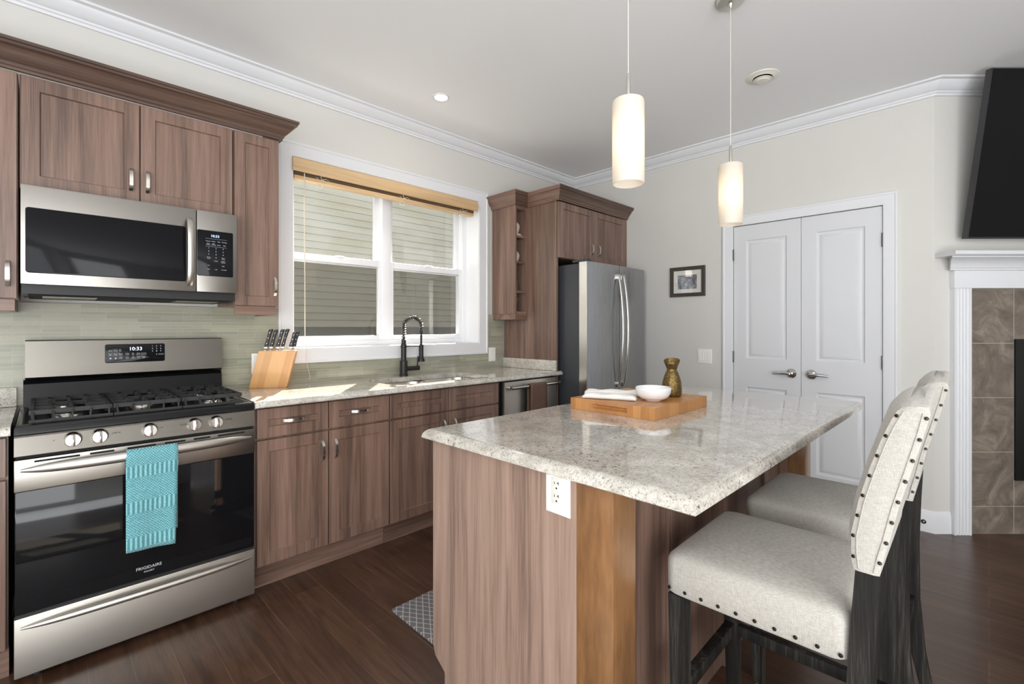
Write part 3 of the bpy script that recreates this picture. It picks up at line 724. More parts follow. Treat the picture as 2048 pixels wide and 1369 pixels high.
cpn = MB().add([(x, y, z) for x in (RX0, RX1) for y, z in ((RY - .004, .8065), (RY - .001, .8085), (RY + .006, .872), (RY + .012, .8825), (2.424, .8825), (2.424, .8065))],
        [(0, 1, 2, 3, 4, 5), (11, 10, 9, 8, 7, 6)] + [(i, (i + 1) % 6, 6 + (i + 1) % 6, 6 + i) for i in range(6)]).build('control_panel', 'stainless_back', rg, smooth=20)
for x in (.082, .157, .310, .463, .543):
    kb = MB().lathe([(.027, 0), (.027, -.004), (.0245, -.010), (.023, -.024), (.021, -.026)], (x, RY + .002, .8465), 24, 'y').build('knob', 'bright_steel', rg)
    MB().box(x - .0065, x + .0065, RY - .036, RY - .0235, .826, .868, .003).build('knob_grip', 'bright_steel', kb)
    MB().box(x - .0008, x + .0008, RY - .0366, RY - .036, .850, .866).build('pointer_mark', 'ink_dark', kb, smooth=0)
fcp = lambda u, v, w_: (u, RY + .0025 - w_, v)
for (x, s_) in ((.030, '. o'), (.205, '. LITE HI'), (.348, 'I LO'), (.425, 'LO LITE'), (.592, '. LITE HI')):
    MB().text(s_, .008, fcp, x, .848, .0008).build('burner_lettering', 'ink_dark', rg, smooth=0)
# cooktop
mb = MB()
lp = []
for ins, z in ((0, .883), (0, .905), (.004, .913), (.012, .916), (.022, .916), (.028, .911), (.045, .909)):
    lp.append([(RX0 + ins * (1 if ins else 1), RY + .004 + ins, z), (RX1 - ins, RY + .004 + ins, z), (RX1 - ins, 2.94 - ins * .3, z), (RX0 + ins, 2.94 - ins * .3, z)])
mb.loft(lp); ck = mb.build('cooktop', 'black_enamel', rg, smooth=40)
GZ = .957
def grate(x0, x1):
    mb = MB(); y0, y1 = 2.452, 2.888; b_ = .0055
    def bar(p0, p1):
        p0, p1 = Vector(p0), Vector(p1); d_ = (p1 - p0).normalized(); n_ = Vector((-d_.y, d_.x, 0)) * b_ if abs(d_.z) < .9 else Vector((b_, 0, 0)); u_ = d_.cross(n_.normalized()) * .008
        mb.loft([[p + n_ + u_, p + n_ - u_, p - n_ * .8 - u_, p - n_ * .8 + u_] for p in (p0, p1)])
    zt = GZ - .008
    for x in (x0 + .008, x1 - .008): bar((x, y0, zt), (x, y1, zt))
    for y in (y0 + .006, (y0 + y1) / 2, y1 - .006): bar((x0, y, zt), (x1, y, zt))
    for k in range(1, 4):
        x = x0 + (x1 - x0) * k / 4
        for (ya, yb) in ((y0, y0 + .085), (y0 + .135, y0 + .30), (y1 - .085, y1)): bar((x, ya, zt), (x, yb, zt))
    for y in (y0 + .11, y1 - .11):
        bar((x0, y, zt), (x0 + .075, y, zt)); bar((x1 - .075, y, zt), (x1, y, zt))
    for k in range(5):
        x = x0 + .008 + (x1 - x0 - .016) * k / 4
        bar((x, y0 + .004, zt), (x + (.004 if k < 2 else -.004 if k > 2 else 0), y0 - .018, .914)); bar((x, y1 - .004, zt), (x, y1 + .006, .914))
    bar((x0, y0 - .019, .9165), (x1, y0 - .019, .9165))
    for x in (x0 + .008, x1 - .008):
        for k in (1, 2): bar((x, y0 + k * .14, zt), (x, y0 + k * .14, .914))
    mb.build('grate', 'cast_iron', rg, smooth=0)
grate(RX0 + .035, .200); grate(.2035, .4265); grate(.430, RX1 - .035)
for (x, y, r) in ((.075, 2.545, .042), (.075, 2.79, .036), (.315, 2.67, .046), (.555, 2.545, .042), (.555, 2.79, .034)):
    bn = MB().lathe([(r * 1.15, .909), (r * 1.1, .916), (r * .95, .922), (r * .95, .928)], (x, y, 0), 28).build('burner', 'nickel', rg)
    MB().lathe([(r * .9, .9285), (r * .95, .932), (r * .9, .938), (r * .5, .940), (.004, .9405)], (x, y, 0), 28).build('burner_cap', 'cast_iron', bn)
# backguard
BY = 2.93
MB().add([(x, y, z) for x in (RX0 + .012, RX1 - .002) for y, z in ((BY + .002, .909), (BY + .016, 1.012), (BY + .03, 1.03), (2.985, 1.03), (2.985, .909))],
         [(0, 1, 2, 3, 4), (9, 8, 7, 6, 5)] + [(i, (i + 1) % 5, 5 + (i + 1) % 5, 5 + i) for i in range(5)]).build('backguard_base', 'black_enamel', rg, smooth=20)
prof = [(BY + .010, 1.032), (BY, 1.042), (BY + .001, 1.075), (BY + .006, 1.20), (BY + .012, 1.204), (2.985, 1.204), (2.985, 1.032)]
n = len(prof)
bgd = MB().add([(x, y, z) for x in (RX0 + .018, RX1 - .003) for y, z in prof], [tuple(range(n)), tuple(range(2 * n - 1, n - 1, -1))] + [(i, (i + 1) % n, n + (i + 1) % n, n + i) for i in range(n)]).build('backguard', 'stainless_back', rg, smooth=20)
fb = lambda u, v, w_: (u, BY + .001 + (v - 1.075) * .04 - w_, v)
dsp = MB(); lp = [[fb(p[0], p[1], w_) for p in rrect(.327, 1.136, .115 - i, .044 - i, .008, 4)] for i, w_ in ((0, 0), (0, .0015), (.001, .002))]
dsp = dsp.loft(lp, cap0=False).build('display', 'tinted_glass', bgd)
MB().text('10:33', .0235, fb, .326, 1.149, .0022).build('clock_digits', 'display_white', dsp, smooth=0)
mb = MB()
for k, s_ in enumerate('123456789'): mb.text(s_, .0095, fb, .392 + (k % 3) * .0165, 1.165 - (k // 3) * .0125, .0022)
mb.build('digit_lettering', 'display_text', dsp, smooth=0); mb = MB()
mb.text('0', .0095, fb, .4085, 1.1245 - .0005, .0022).text('START', .0075, fb, .427, 1.1245, .0022).build('start_lettering', 'display_text', dsp, smooth=0); mb = MB()
for (s_, u, v) in (('Bake', .232, 1.147), ('Broil', .251, 1.147), ('Air\nFry', .268, 1.152), ('Conv\nBake', .232, 1.133), ('Conv\nRoast', .251, 1.133), ('Steam\nClean', .270, 1.133), ('Temp\nProbe', .294, 1.133), ('Air\nFry', .316, 1.133), ('Keep\nWarm', .337, 1.133), ('Convect\nConvert', .357, 1.133),
                   ('Self\nClean', .270, 1.116), ('Delay\nStart', .294, 1.116), ('Set\nClock', .316, 1.116), ('Timer\nSet', .337, 1.116), ('Timer\nOff', .357, 1.116)):
    mb.text(s_, .0062, fb, u, v, .0022)
mb.lathe([(.0035, 0), (.0035, -.0006)], fb(.232, 1.113, .0018), 12, 'y').lathe([(.0035, 0), (.0035, -.0006)], fb(.251, 1.113, .0018), 12, 'y')
mb.build('key_lettering', 'display_text', dsp, smooth=0)
# teal towel over the oven handle
mb = MB(); hy, hz = 2.333, .764
path = []
for k in range(26): path.append((hy - .019 - .002 * math.sin(k * .6), .396 + (hz - .396) * k / 25))
for k in range(1, 9):
    q = math.pi * k / 9; path.append((hy - .019 * math.cos(q), hz + .0235 * math.sin(q)))
for k in range(16): path.append((hy + .019 - .003 * min(1, k / 4), hz - (hz - .44) * k / 15))
loops = []
for i, (y, z) in enumerate(path):
    row = []
    for j in range(13):
        s_ = j / 12; xl = .2275 + (.0005 if i < 26 else .004); xr = .393 - (.010 * (1 - i / 25) ** 1.2 if i < 25 else 0) + (0 if i < 34 else .004)
        row.append((xl + (xr - xl) * s_, y - (.004 * math.sin(s_ * 7 + .5) if i < 24 else 0) * (1 - i / 26 if i < 26 else 0), z + (.010 * (s_ - .5) * (1 - i / 26) if i < 26 else 0) * -1))
    loops.append(row)
mb.loft(loops, cap0=False, cap1=False, closed=False)
tw = mb.build('dish_towel', 'teal_terry', smooth=60); tag(tw, 'teal terry towel hanging over the oven door handle', 'towel')
sm = tw.modifiers.new('thick', 'SOLIDIFY'); sm.thickness = .005; sm.offset = 0

# ------------------------------------------------------------------ microwave
MY = 2.605; f = fy(MY); mx0, mx1, mz0, mz1 = -.057, .682, 1.428, 1.811
mw = thing('microwave_oven', 'stainless over the range microwave with black glass door', 'microwave', (.31, 2.8, 1.43))
MB().box(mx0 + .002, mx1 - .002, MY + .033, 2.998, 1.392, mz1).build('case', 'black_matte', mw, smooth=0)
md = MB().box(mx0, .512, MY, MY + .032, mz0, mz1, .003).build('door', 'stainless', mw)
lp = [[f(p[0], p[1], w_) for p in rrect(.214, 1.598, .258 - i, .1265 - i, .010, 4)] for i, w_ in ((0, -.001), (0, .0012), (.0012, .0022))]
wn = MB().loft(lp, cap0=False).build('window_glass', 'tinted_glass', md)
pts = [(.484, MY - .006, 1.456), (.484, MY - .026, 1.475), (.484, MY - .036, 1.53), (.484, MY - .040, 1.607), (.484, MY - .036, 1.685), (.484, MY - .026, 1.742), (.484, MY - .006, 1.762)]
MB().tube(pts, [.006] * 7, 12, ry=[.0125] * 7, up=(1, 0, 0)).build('handle', 'satin_steel', md)
ctl = MB().box(.5145, mx1, MY, MY + .032, mz0, mz1, .003).build('control_panel', 'stainless', mw)
lp = [[f(p[0], p[1], w_) for p in rrect(.590, 1.612, .0745 - i, .108 - i, .006, 4)] for i, w_ in ((0, -.001), (0, .0012), (.0012, .0022))]
kp = MB().loft(lp, cap0=False).build('keypad', 'tinted_glass', ctl)
MB().text('10:33', .0165, f, .588, 1.690, .0025).build('clock_digits', 'display_blue', kp, smooth=0)
mb = MB()
for k, s_ in enumerate('123456789'): mb.text(s_, .0085, f, .562 + (k % 3) * .030, 1.634 - (k // 3) * .0145, .0025)
mb.text('0', .0085, f, .592, 1.590, .0025); mb2 = MB()
for (s_, u, v) in (('Popcorn', .560, 1.668), ('Potato', .582, 1.668), ('Pizza', .604, 1.668), ('Beverage', .627, 1.668), ('Auto\nReheat', .560, 1.657), ('Auto\nDefrost', .582, 1.657), ('Soften', .604, 1.652), ('Melt', .627, 1.652),
                   ('Power\nLevel', .562, 1.592), ('Timer\nClock', .622, 1.592), ('STOP', .592, 1.575), ('START\n+30 sec', .622, 1.575), ('Fan', .562, 1.553), ('Light', .622, 1.553), ('Vent', .562, 1.535), ('Lock', .592, 1.535), ('Turntable', .625, 1.535)):
    if v < 1.56: mb2.text(s_, .0058, f, u, v, .0025)
    else: mb.text(s_, .0058, f, u, v, .0025)
mb2.build('bottom_lettering', 'display_text', kp, smooth=0)
for v in (1.681, 1.644): mb.rings((.549, .637, v, v + .0006), [(0, .0029)], f, back=.0024)
mb.build('key_lettering', 'display_text', kp, smooth=0)
un = MB().box(mx0 + .02, mx1 - .02, MY + .05, 2.98, 1.386, 1.3918).build('underside_panel', 'dark_slot', mw, smooth=0)
for (x0, x1) in ((mx0 + .06, .17), (.45, mx1 - .06)): MB().box(x0, x1, MY + .09, MY + .24, 1.3835, 1.3858).build('grease_filter', 'mesh_filter', un, smooth=0)

# ------------------------------------------------------------------ wall cabinets left of the window
UY = 2.68; f = fy(UY)
def wall_cab(label, x0, x1, z0, z1, doors, rail=True, depth_y=3.0, fyv=UY, grp='walnut wall cabinets'):
    f = fy(fyv); t_ = thing('wall_cabinet', label, 'cabinet', ((x0 + x1) / 2, 2.85, z0), group=grp)
    MB().box(x0 + .001, x1 - .001, fyv + .021, depth_y, z0, z1).build('carcass', 'wood_z', t_, smooth=0)
    for (a, b, zb, zt, pull, fr) in doors: door(t_, (a, b, zb, zt), f, 'door', fr, pull)
    if rail: MB().box(x0 + .010, x1 - .010, fyv + .022, fyv + .04, z0 - .046, z0 - .0005, .001).box(x1 - .028, x1 - .010, fyv + .0405, depth_y - .003, z0 - .046, z0 - .0005).build('light_rail', 'wood_x', t_, smooth=0)
    return t_
wall_cab('tall walnut wall cabinet at the left photo edge beside the microwave', -.50, -.064, 1.372, 2.262, [(-.496, -.068, 1.374, 2.257, (-.093, 1.47, .10, 'v'), .05)])
wall_cab('walnut two door cabinet mounted above the microwave', -.062, .686, 1.813, 2.262, [(-.057, .311, 1.815, 2.257, (.281, 1.916, .10, 'v'), .052), (.316, .681, 1.815, 2.257, (.339, 1.916, .10, 'v'), .052)], rail=False)
wall_cab('narrow tall walnut wall cabinet between microwave and window', .688, .906, 1.372, 2.262, [(.691, .902, 1.374, 2.257, (.880, 1.478, .10, 'v'), .048)])
cor = [(0, 2.262), (.012, 2.262), (.012, 2.272), (.018, 2.276), (.018, 2.288), (.026, 2.292), (.034, 2.302), (.046, 2.318), (.056, 2.332), (.062, 2.336), (.070, 2.338), (.070, 2.348), (.076, 2.350), (.076, 2.362), (0, 2.362)]
co_ = thing('cabinet_cornice', 'dark walnut crown moulding along the wall cabinets over the range', 'moulding', (.2, 2.68, 2.262))
MB().moulding(cor, (-.9, UY), (.906, UY), (0, -1), 0, 1).build('front_moulding', 'wood_cornice_x', co_, smooth=25)
MB().moulding(cor, (.906, UY), (.906, 2.999), (1, 0), 1, 0).build('side_moulding', 'wood_cornice_y', co_, smooth=25)

# ------------------------------------------------------------------ tall panel, open shelf unit, cabinet over fridge
tag(MB().box(2.8865, 2.9085, 2.4095, 2.999, 0.0, 2.262, .001).build('fridge_panel', 'wood_z', smooth=0), 'tall walnut side panel standing left of the fridge', 'panel')
SX0, SX1, SY = 2.742, 2.8845, 2.722
sh = thing('open_shelf_unit', 'narrow walnut open shelf unit between window and fridge panel', 'shelf unit', (2.81, 2.86, 1.372))
MB().box(SX0, SX0 + .016, SY, 2.999, 1.372, 2.262).build('side_panel', 'wood_z', sh, smooth=0)
MB().box(SX1 - .014, SX1, SY, 2.999, 1.372, 2.262).build('side_panel', 'wood_z', sh, smooth=0)
MB().box(SX0 + .016, SX1 - .014, 2.985, 2.999, 1.372, 2.262).build('back_panel', 'dark_interior', sh, smooth=0)
MB().box(SX0 + .016, SX1 - .014, SY, 2.985, 2.235, 2.262).build('top_panel', 'wood_x', sh, smooth=0)
MB().box(SX0 + .016, SX1 - .014, SY, 2.985, 1.372, 1.392).build('bottom_panel', 'wood_x', sh, smooth=0)
shz = (2.003, 1.790, 1.546)
for z in shz: MB().box(SX0 + .0165, SX1 - .0145, SY + .012, 2.984, z, z + .018).build('shelf', 'wood_x', sh, smooth=0)
MB().box(SX0 + .006, SX1, SY + .008, SY + .024, 1.326, 1.3715, .001).box(SX0 + .006, SX0 + .022, SY + .025, 2.997, 1.326, 1.3715).build('light_rail', 'wood_x', sh, smooth=0)
def skull(x, y, z, s, label, stand):
    t_ = thing('skull_figurine', label, 'figurine', (x, y, z)); zz = z
    if stand: MB().box(x - .045, x + .045, y - .045, y + .045, z, z + .012, .003).box(x - .036, x + .036, y - .036, y + .036, z + .0125, z + .024, .003).build('plinth', 'skull_ivory', t_); zz = z + .0245
    mb = MB(); lp = []
    for k in range(13):
        q = k / 12; h = q * .10 * s
        r = (.026 + .016 * min(1, q * 2.2)) * s if q < .5 else .042 * s * math.sqrt(max(.02, 1 - ((q - .5) / .52) ** 2))
        ring = []
        for j in range(20):
            a_ = 2 * math.pi * j / 20; rr = r
            if .4 < q < .62 and abs(abs(((a_ - math.pi * 1.25 + math.pi) % (2 * math.pi)) - math.pi) - .45) < .28: rr *= .72       # eye sockets
            if .28 < q < .42 and abs(((a_ - math.pi * 1.25 + math.pi) % (2 * math.pi)) - math.pi) < .18: rr *= .78               # nose hole
            ring.append((x + rr * math.cos(a_), y + rr * math.sin(a_) * 1.1, zz + h))
        lp.append(ring)
    mb.loft(lp).build('skull', 'skull_ivory', t_, smooth=60); return t_
skull(2.812, 2.80, shz[0] + .0182, 1.0, 'cream skull figurine on a plinth on the top open shelf', True)
skull(2.812, 2.80, shz[1] + .0182, .95, 'patterned cream skull figurine on the second open shelf', False)
t_ = thing('dark_tumbler', 'dark glass tumbler on the third open shelf', 'tumbler', (2.81, 2.79, shz[2] + .018))
MB().lathe([(.028, .0005), (.030, .004), (.034, .09), (.031, .09), (.027, .006)], (2.81, 2.79, shz[2] + .018), 18).build('cup', 'dark_ornament', t_)
t_ = thing('dark_goblet', 'dark ornamental goblet in the lowest open shelf bay', 'goblet', (2.81, 2.79, 1.392))
MB().lathe([(.026, .0005), (.024, .006), (.006, .012), (.005, .045), (.018, .06), (.030, .085), (.028, .115), (.025, .115), (.02, .075)], (2.81, 2.79, 1.392), 18).build('cup', 'dark_ornament', t_)
CY = 2.384
oc = thing('wall_cabinet', 'walnut two door cabinet above the fridge', 'cabinet', (3.37, 2.7, 1.81), group='walnut wall cabinets')
f = fy(CY)
MB().box(2.9095, 3.878, CY + .021, 2.999, 1.812, 2.262).build('carcass', 'wood_z', oc, smooth=0)
for (a, b, u) in ((2.890, 3.365, 3.316), (3.369, 3.850, 3.418)): door(oc, (a, b, 1.814, 2.257), f, 'door', .052, (u, 1.925, .10, 'v'))
MB().box(3.852, 3.8785, CY + .001, CY + .02, 1.814, 2.257).build('filler_strip', 'wood_z', oc, smooth=0)
c2 = thing('cabinet_cornice', 'walnut crown moulding over the fridge cabinet and open shelf', 'moulding', (3.2, 2.5, 2.262))
mb = MB(); mb.moulding(cor, (2.8865, CY), (3.879, CY), (0, -1), 1, 0); mb.build('front_moulding', 'wood_cornice_x', c2, smooth=25)
mb = MB(); mb.moulding(cor, (2.8865, SY), (2.8865, CY), (-1, 0), -1, 1); mb.build('side_moulding', 'wood_y', c2, smooth=25)
mb = MB(); mb.moulding(cor, (SX0, SY), (2.8865, SY), (0, -1), 1, -1); mb.build('shelf_moulding', 'wood_cornice_x', c2, smooth=25)
mb = MB(); mb.moulding(cor, (SX0, 2.999), (SX0, SY), (-1, 0), 0, 1); mb.build('side_moulding', 'wood_y', c2, smooth=25)
mb = MB().add([(SX0, SY, 2.3621), (2.8865, SY, 2.3621), (2.8865, CY, 2.3621), (3.879, CY, 2.3621), (3.879, 2.999, 2.3621), (SX0, 2.999, 2.3621)], [(0, 1, 2, 3, 4, 5)]); mb.build('top_board', 'wood_x', c2, smooth=0)

# ------------------------------------------------------------------ dishwasher
dw = thing('dishwasher', 'stainless dishwasher under the worktop right of the sink cabinet', 'dishwasher', (2.6, 2.7, 0)); f = fy(2.402)
MB().box(2.312, 2.876, 2.43, 2.99, .10, .880).build('tub', 'black_matte', dw, smooth=0)
MB().box(2.286, 2.311, 2.446, 2.47, .10, .88).build('side_strip', 'black_matte', dw, smooth=0)
dd = MB().box(2.314, 2.876, 2.402, 2.429, .11, .872, .004).build('door', 'stainless_soft', dw)
mb = MB().tube([(2.335, 2.358, .833), (2.866, 2.358, .833)], .0125, 14); mb.tube([(2.352, 2.358, .833), (2.352, 2.404, .833)], .011, 10).tube([(2.85, 2.358, .833), (2.85, 2.404, .833)], .011, 10); mb.build('handle', 'bright_steel', dd)
MB().box(2.314, 2.876, 2.47, 2.49, .0, .099).build('kick_plate', 'black_matte', dw, smooth=0)
mb = MB(); hy, hz = 2.358, .833; path = []
for k in range(14): path.append((hy - .0172 - .002 * abs(math.sin(k)), .47 + (hz - .47) * k / 13))
for k in range(1, 8): q = math.pi * k / 8; path.append((hy - .0172 * math.cos(q), hz + .0172 * math.sin(q)))
for k in range(12): path.append((hy + .0165, hz - .32 * k / 11))
mb.loft([[(2.515 + (2.690 - 2.515) * j / 8, y - (.003 * abs(math.sin(j * 1.7)) if y < hy - .01 else 0), z) for j in range(9)] for (y, z) in path], cap0=False, cap1=False, closed=False)
t2 = mb.build('dish_towel', 'brown_towel', smooth=60); tag(t2, 'brown towel hanging over the dishwasher handle', 'towel'); sm = t2.modifiers.new('thick', 'SOLIDIFY'); sm.thickness = .004; sm.offset = 0

# ------------------------------------------------------------------ fridge
FX0, FX1, FF = 2.948, 3.795, 2.150
fr = thing('refrigerator', 'stainless french door refrigerator with dark grey sides', 'refrigerator', (3.37, 2.6, 0))
MB().box(FX0 + .004, FX1 - .004, 2.238, 2.96, .03, 1.755, .004).build('case', 'fridge_side', fr)
def fdoor(x0, x1, z0, z1, name):
    mb = MB(); pts = []
    n = 14; mid_ = (FX0 + FX1) / 2
    for k in range(n + 1):
        x = x0 + (x1 - x0) * k / n; b_ = .016 * (1 - ((x - mid_) / ((FX1 - FX0) / 2)) ** 2)
        e = 0
        if k == 0 or k == n: e = .004
        pts.append((x, FF - b_ + e + .004))
    loop = pts + [(x1, 2.232), (x0, 2.232)]
    mb.loft([[(x, y, z) for x, y in loop] for z in (z0, z0 + .004, z1 - .004, z1)]); return mb.build(name, 'stainless_v', fr, smooth=25)
d1 = fdoor(FX0, 3.3685, .66, 1.766, 'door'); d2 = fdoor(3.3735, FX1, .66, 1.766, 'door'); d3 = fdoor(FX0, FX1, .07, .652, 'freezer_drawer')
MB().box(FX0 + .002, FX0 + .05, 2.15, 2.30, 1.7665, 1.785, .004).build('hinge_cover', 'fridge_side', fr)
MB().box(3.05, 3.75, 2.30, 2.5, 1.7555, 1.775, .004).build('top_cover', 'fridge_side', fr)
MB().box(FX0 - .0012, FX0 - .0002, FF + .010, 2.231, .662, 1.764).build('door_edge', 'nickel', d1, smooth=0)
for (x, dd_) in ((3.334, d1), (3.410, d2)):
    pts, rr = [], []
    for k in range(25):
        s_ = -1 + 2 * k / 24; pts.append((x, FF - .030 - .042 * (1 - s_ * s_), 1.235 + s_ * .445)); rr.append(.0125)
    hb = MB().tube(pts, .0085, 12, ry=.0135, up=(1, 0, 0))
    for z in (.795, 1.675): hb.box(x - .011, x + .011, FF - .032, FF - .008, z - .02, z + .02, .003)
    hb.build('handle', 'bright_steel', dd_)
pts = []
for k in range(25): s_ = -1 + 2 * k / 24; pts.append((3.37 + s_ * .33, FF - .03 - .04 * (1 - s_ * s_), .60))
MB().tube(pts, .010, 12).build('handle', 'bright_steel', d3)
fl = fy(FF + .0085)
bd = MB().lathe([(.017, 0), (.017, -.003), (.015, -.0035)], (3.665, FF + .0005, 1.688), 24, 'y').build('badge', 'bright_steel', d2)
MB().text('GE', .017, lambda u, v, w_: (u, FF - .0035 - w_, v), 3.665, 1.682, .0).build('badge_lettering', 'ink_dark', bd, smooth=0)

# ------------------------------------------------------------------ knife block
ka = R(-30); kd = Vector((math.cos(ka), math.sin(ka), 0)); kn = Vector((-kd.y, kd.x, 0))
ko = Vector((.824, 2.925, .9165)); Lk, Wk, Hk, lean = .195, .066, .212, .050
kb = thing('knife_block', 'leaning bamboo knife block on the worktop beside the range', 'knife block', ko)
mb = MB(); A = [ko, ko + kd * Lk, ko + kd * Lk + kn * Wk, ko + kn * Wk]; Bv = [p + kd * lean + Vector((0, 0, Hk)) for p in A]
bm = bmesh.new(); vv = [bm.verts.new(p) for p in A + Bv]
for q in ((0, 3, 2, 1), (4, 5, 6, 7), (0, 1, 5, 4), (1, 2, 6, 5), (2, 3, 7, 6), (3, 0, 4, 7)): bm.faces.new([vv[i] for i in q])
bmesh.ops.bevel(bm, geom=list(bm.edges), offset=.004, segments=2, affect='EDGES'); bm.verts.index_update()
mb.add([v.co.copy() for v in bm.verts], [[v.index for v in f_.verts] for f_ in bm.faces]); bm.free()
def bamboo_strips():
    t = NT('bamboo_strips'); tc = t.n.new('ShaderNodeTexCoord'); 
    vr = t.n.new('ShaderNodeVectorMath'); vr.operation = 'DOT_PRODUCT'; vr.inputs[1].default_value = (kd.x, kd.y, -lean / Hk); t.link(tc.outputs['Object'], vr.inputs[0])
    st = t.math('FLOOR', t.math('MULTIPLY', vr.outputs['Value'], 1 / .037)); wn_ = t.n.new('ShaderNodeTexWhiteNoise'); wn_.noise_dimensions = '1D'; t.link(st, wn_.inputs['W'])
    g = t.noise(t.coord((120, 120, 9)), 1, 4)
    c = t.mix(wn_.outputs['Value'], srgb(190, 136, 74), srgb(216, 166, 102)); c = t.mix(t.math('MULTIPLY', g, .5), c, srgb(196, 140, 76))
    t.set(color=c, rough=.38, coat=.15); M['bamboo_strips'] = t.m
bamboo_strips()
mb.build('block', 'bamboo_strips', kb, smooth=20)
up_ = (kd * lean + Vector((0, 0, Hk))).normalized()
side = kn.cross(up_)
def knife(s_, d_, L, label):
    base = ko + kd * (lean + s_) + kn * d_ + Vector((0, 0, Hk + .0006))
    t_ = thing('kitchen_knife', label, 'knife', base, group='knives in the block')
    mb = MB()
    hw = .0105; hp = []
    for q, wv, dv in ((0, .8, 0), (.1, .95, 0), (.45, .78, .001), (.8, .95, .002), (.93, 1.05, .003), (1, .75, .004)):
        c_ = base + up_ * (.020 + q * L) + kd * dv
        hp.append([c_ + kd * (hw * wv * a_) + kn * (.0075 * b_) for a_, b_ in ((1, .55), (.6, 1), (-.6, 1), (-1, .55), (-1, -.55), (-.6, -1), (.6, -1), (1, -.55))])
    hd_ = mb.loft(hp).build('handle', 'black_matte', t_)
    mb = MB()
    for q in (.2, .5, .8):
        c_ = base + up_ * (.020 + q * L); ring = [c_ - kn * .0079 + kd * (.0028 * math.cos(a_)) + up_ * (.0028 * math.sin(a_)) for a_ in [k * math.pi / 5 for k in range(10)]]
        ring2 = [c_ - kn * .0083 + kd * (.002 * math.cos(a_)) + up_ * (.002 * math.sin(a_)) for a_ in [k * math.pi / 5 for k in range(10)]]
        mb.loft([ring, ring2], cap0=False)
    mb.build('rivet_row', 'bright_steel', hd_)
    mb = MB(); lp = [[base + up_ * h_ + kd * (.0095 * a_ * k_) + kn * (.0062 * b_ * k_) for a_, b_ in ((1, 1), (-1, 1), (-1, -1), (1, -1))] for h_, k_ in ((0, .55), (.008, .62), (.013, .9), (.0199, .82))]
    mb.loft(lp).build('bolster', 'bright_steel', t_)
knife(.030, .020, .105, 'black handled knife at the left end of the knife block')
knife(.052, .046, .102, 'black handled knife behind the leftmost one in the block')
knife(.092, .018, .104, 'front knife of the middle pair in the knife block')
knife(.112, .046, .106, 'rear knife of the middle pair in the knife block')
knife(.160, .018, .088, 'short front knife at the right end of the knife block')
knife(.172, .046, .090, 'short rear knife at the right end of the knife block')

# ------------------------------------------------------------------ island
IX0, IX1, IY0, IY1 = .945, 2.675, .617, 1.335
isl = thing('kitchen_island', 'walnut kitchen island with maple corner posts', 'island', (1.8, 1.0, 0))
PY = .690                                          # face of the panelling on the stool side
mb = MB(); pr = [(.7245, 0), (IY1 - .066, 0), (IY1 - .066, .112), (IY1 - .062, .120), (IY1 - .012, .150), (IY1, .185), (IY1, .8835), (.7245, .8835)]
mb.loft([[(x, y, z) for y, z in pr] for x in (IX0 + .002, IX0 + .020)]).build('end_panel', 'wood_island', isl, smooth=0)
mb = MB(); mb.loft([[(x, y, z) for y, z in pr] for x in (IX1 - .020, IX1 - .002)]).build('end_panel', 'wood_island', isl, smooth=0)
for x in (IX0, IX1 - .1): MB().box(x, x + .1, IY0, .724, 0, .8835, .002).build('corner_post', 'maple_post', isl, smooth=20)
MB().box(IX0 + .021, IX1 - .021, PY + .035, IY1 - .022, .112, .883).build('carcass', 'dark_interior', isl, smooth=0)
MB().box(IX0 + .021, IX1 - .021, IY1 - .075, IY1 - .06, 0, .111).build('toe_kick', 'wood_x', isl, smooth=0)
fi = fy(PY)
bp = thing if False else None
xs = [IX0 + .1005, 1.365, 1.425, 2.03, 2.09, IX1 - .1005]
bkp = MB(); bkp.box(IX0 + .1005, IX1 - .1005, PY + .012, PY + .034, .0, .883).build('back_panel', 'wood_z', isl, smooth=0)
for (a, b) in ((IX0 + .1005, IX0 + .155), (1.362, 1.378), (1.380, 1.428), (1.80, 1.86), (2.24, 2.30), (2.462, 2.53), (2.53, IX1 - .1005)): MB().box(a, b - .001, PY, PY + .0118, 0, .883, .001).build('stile', 'wood_z', isl, smooth=0)
for k in range(4):                                 # doors on the kitchen side
    x0 = IX0 + .024 + k * (IX1 - IX0 - .048) / 4; x1 = x0 + (IX1 - IX0 - .048) / 4 - .004
    door(isl, (x0, x1, .125, .87), lambda u, v, w_: (u, IY1 - .002 + w_, v), 'door', .055, None)
it = thing('island_worktop', 'cream speckled granite worktop with rounded edges on the island', 'worktop', (1.8, .9, .884))
mb = MB(); L = slab(MB(), .9165, 2.705, .408, 1.360, .884, .917, .030, 'wesn')[1]; mb.loft(L); mb.build('slab', 'granite', it, smooth=30)
wall_plate('power_outlet', 'white outlet plate on the end panel of the island', 'outlet', fx(IX0 + .002), .7835, .838, .080, .120, 'outlet')

# things on the island
bz = .9175; bang = math.atan2(-.004, .45)
cb = thing('cutting_board', 'thick butcher block cutting board on the island worktop', 'cutting board', (1.815, 1.055, bz))
BX0, BX1, BY0, BY1 = 1.592, 2.045, .862, 1.25
mb = MB(); bt = .046
fb_ = fx(BX0)
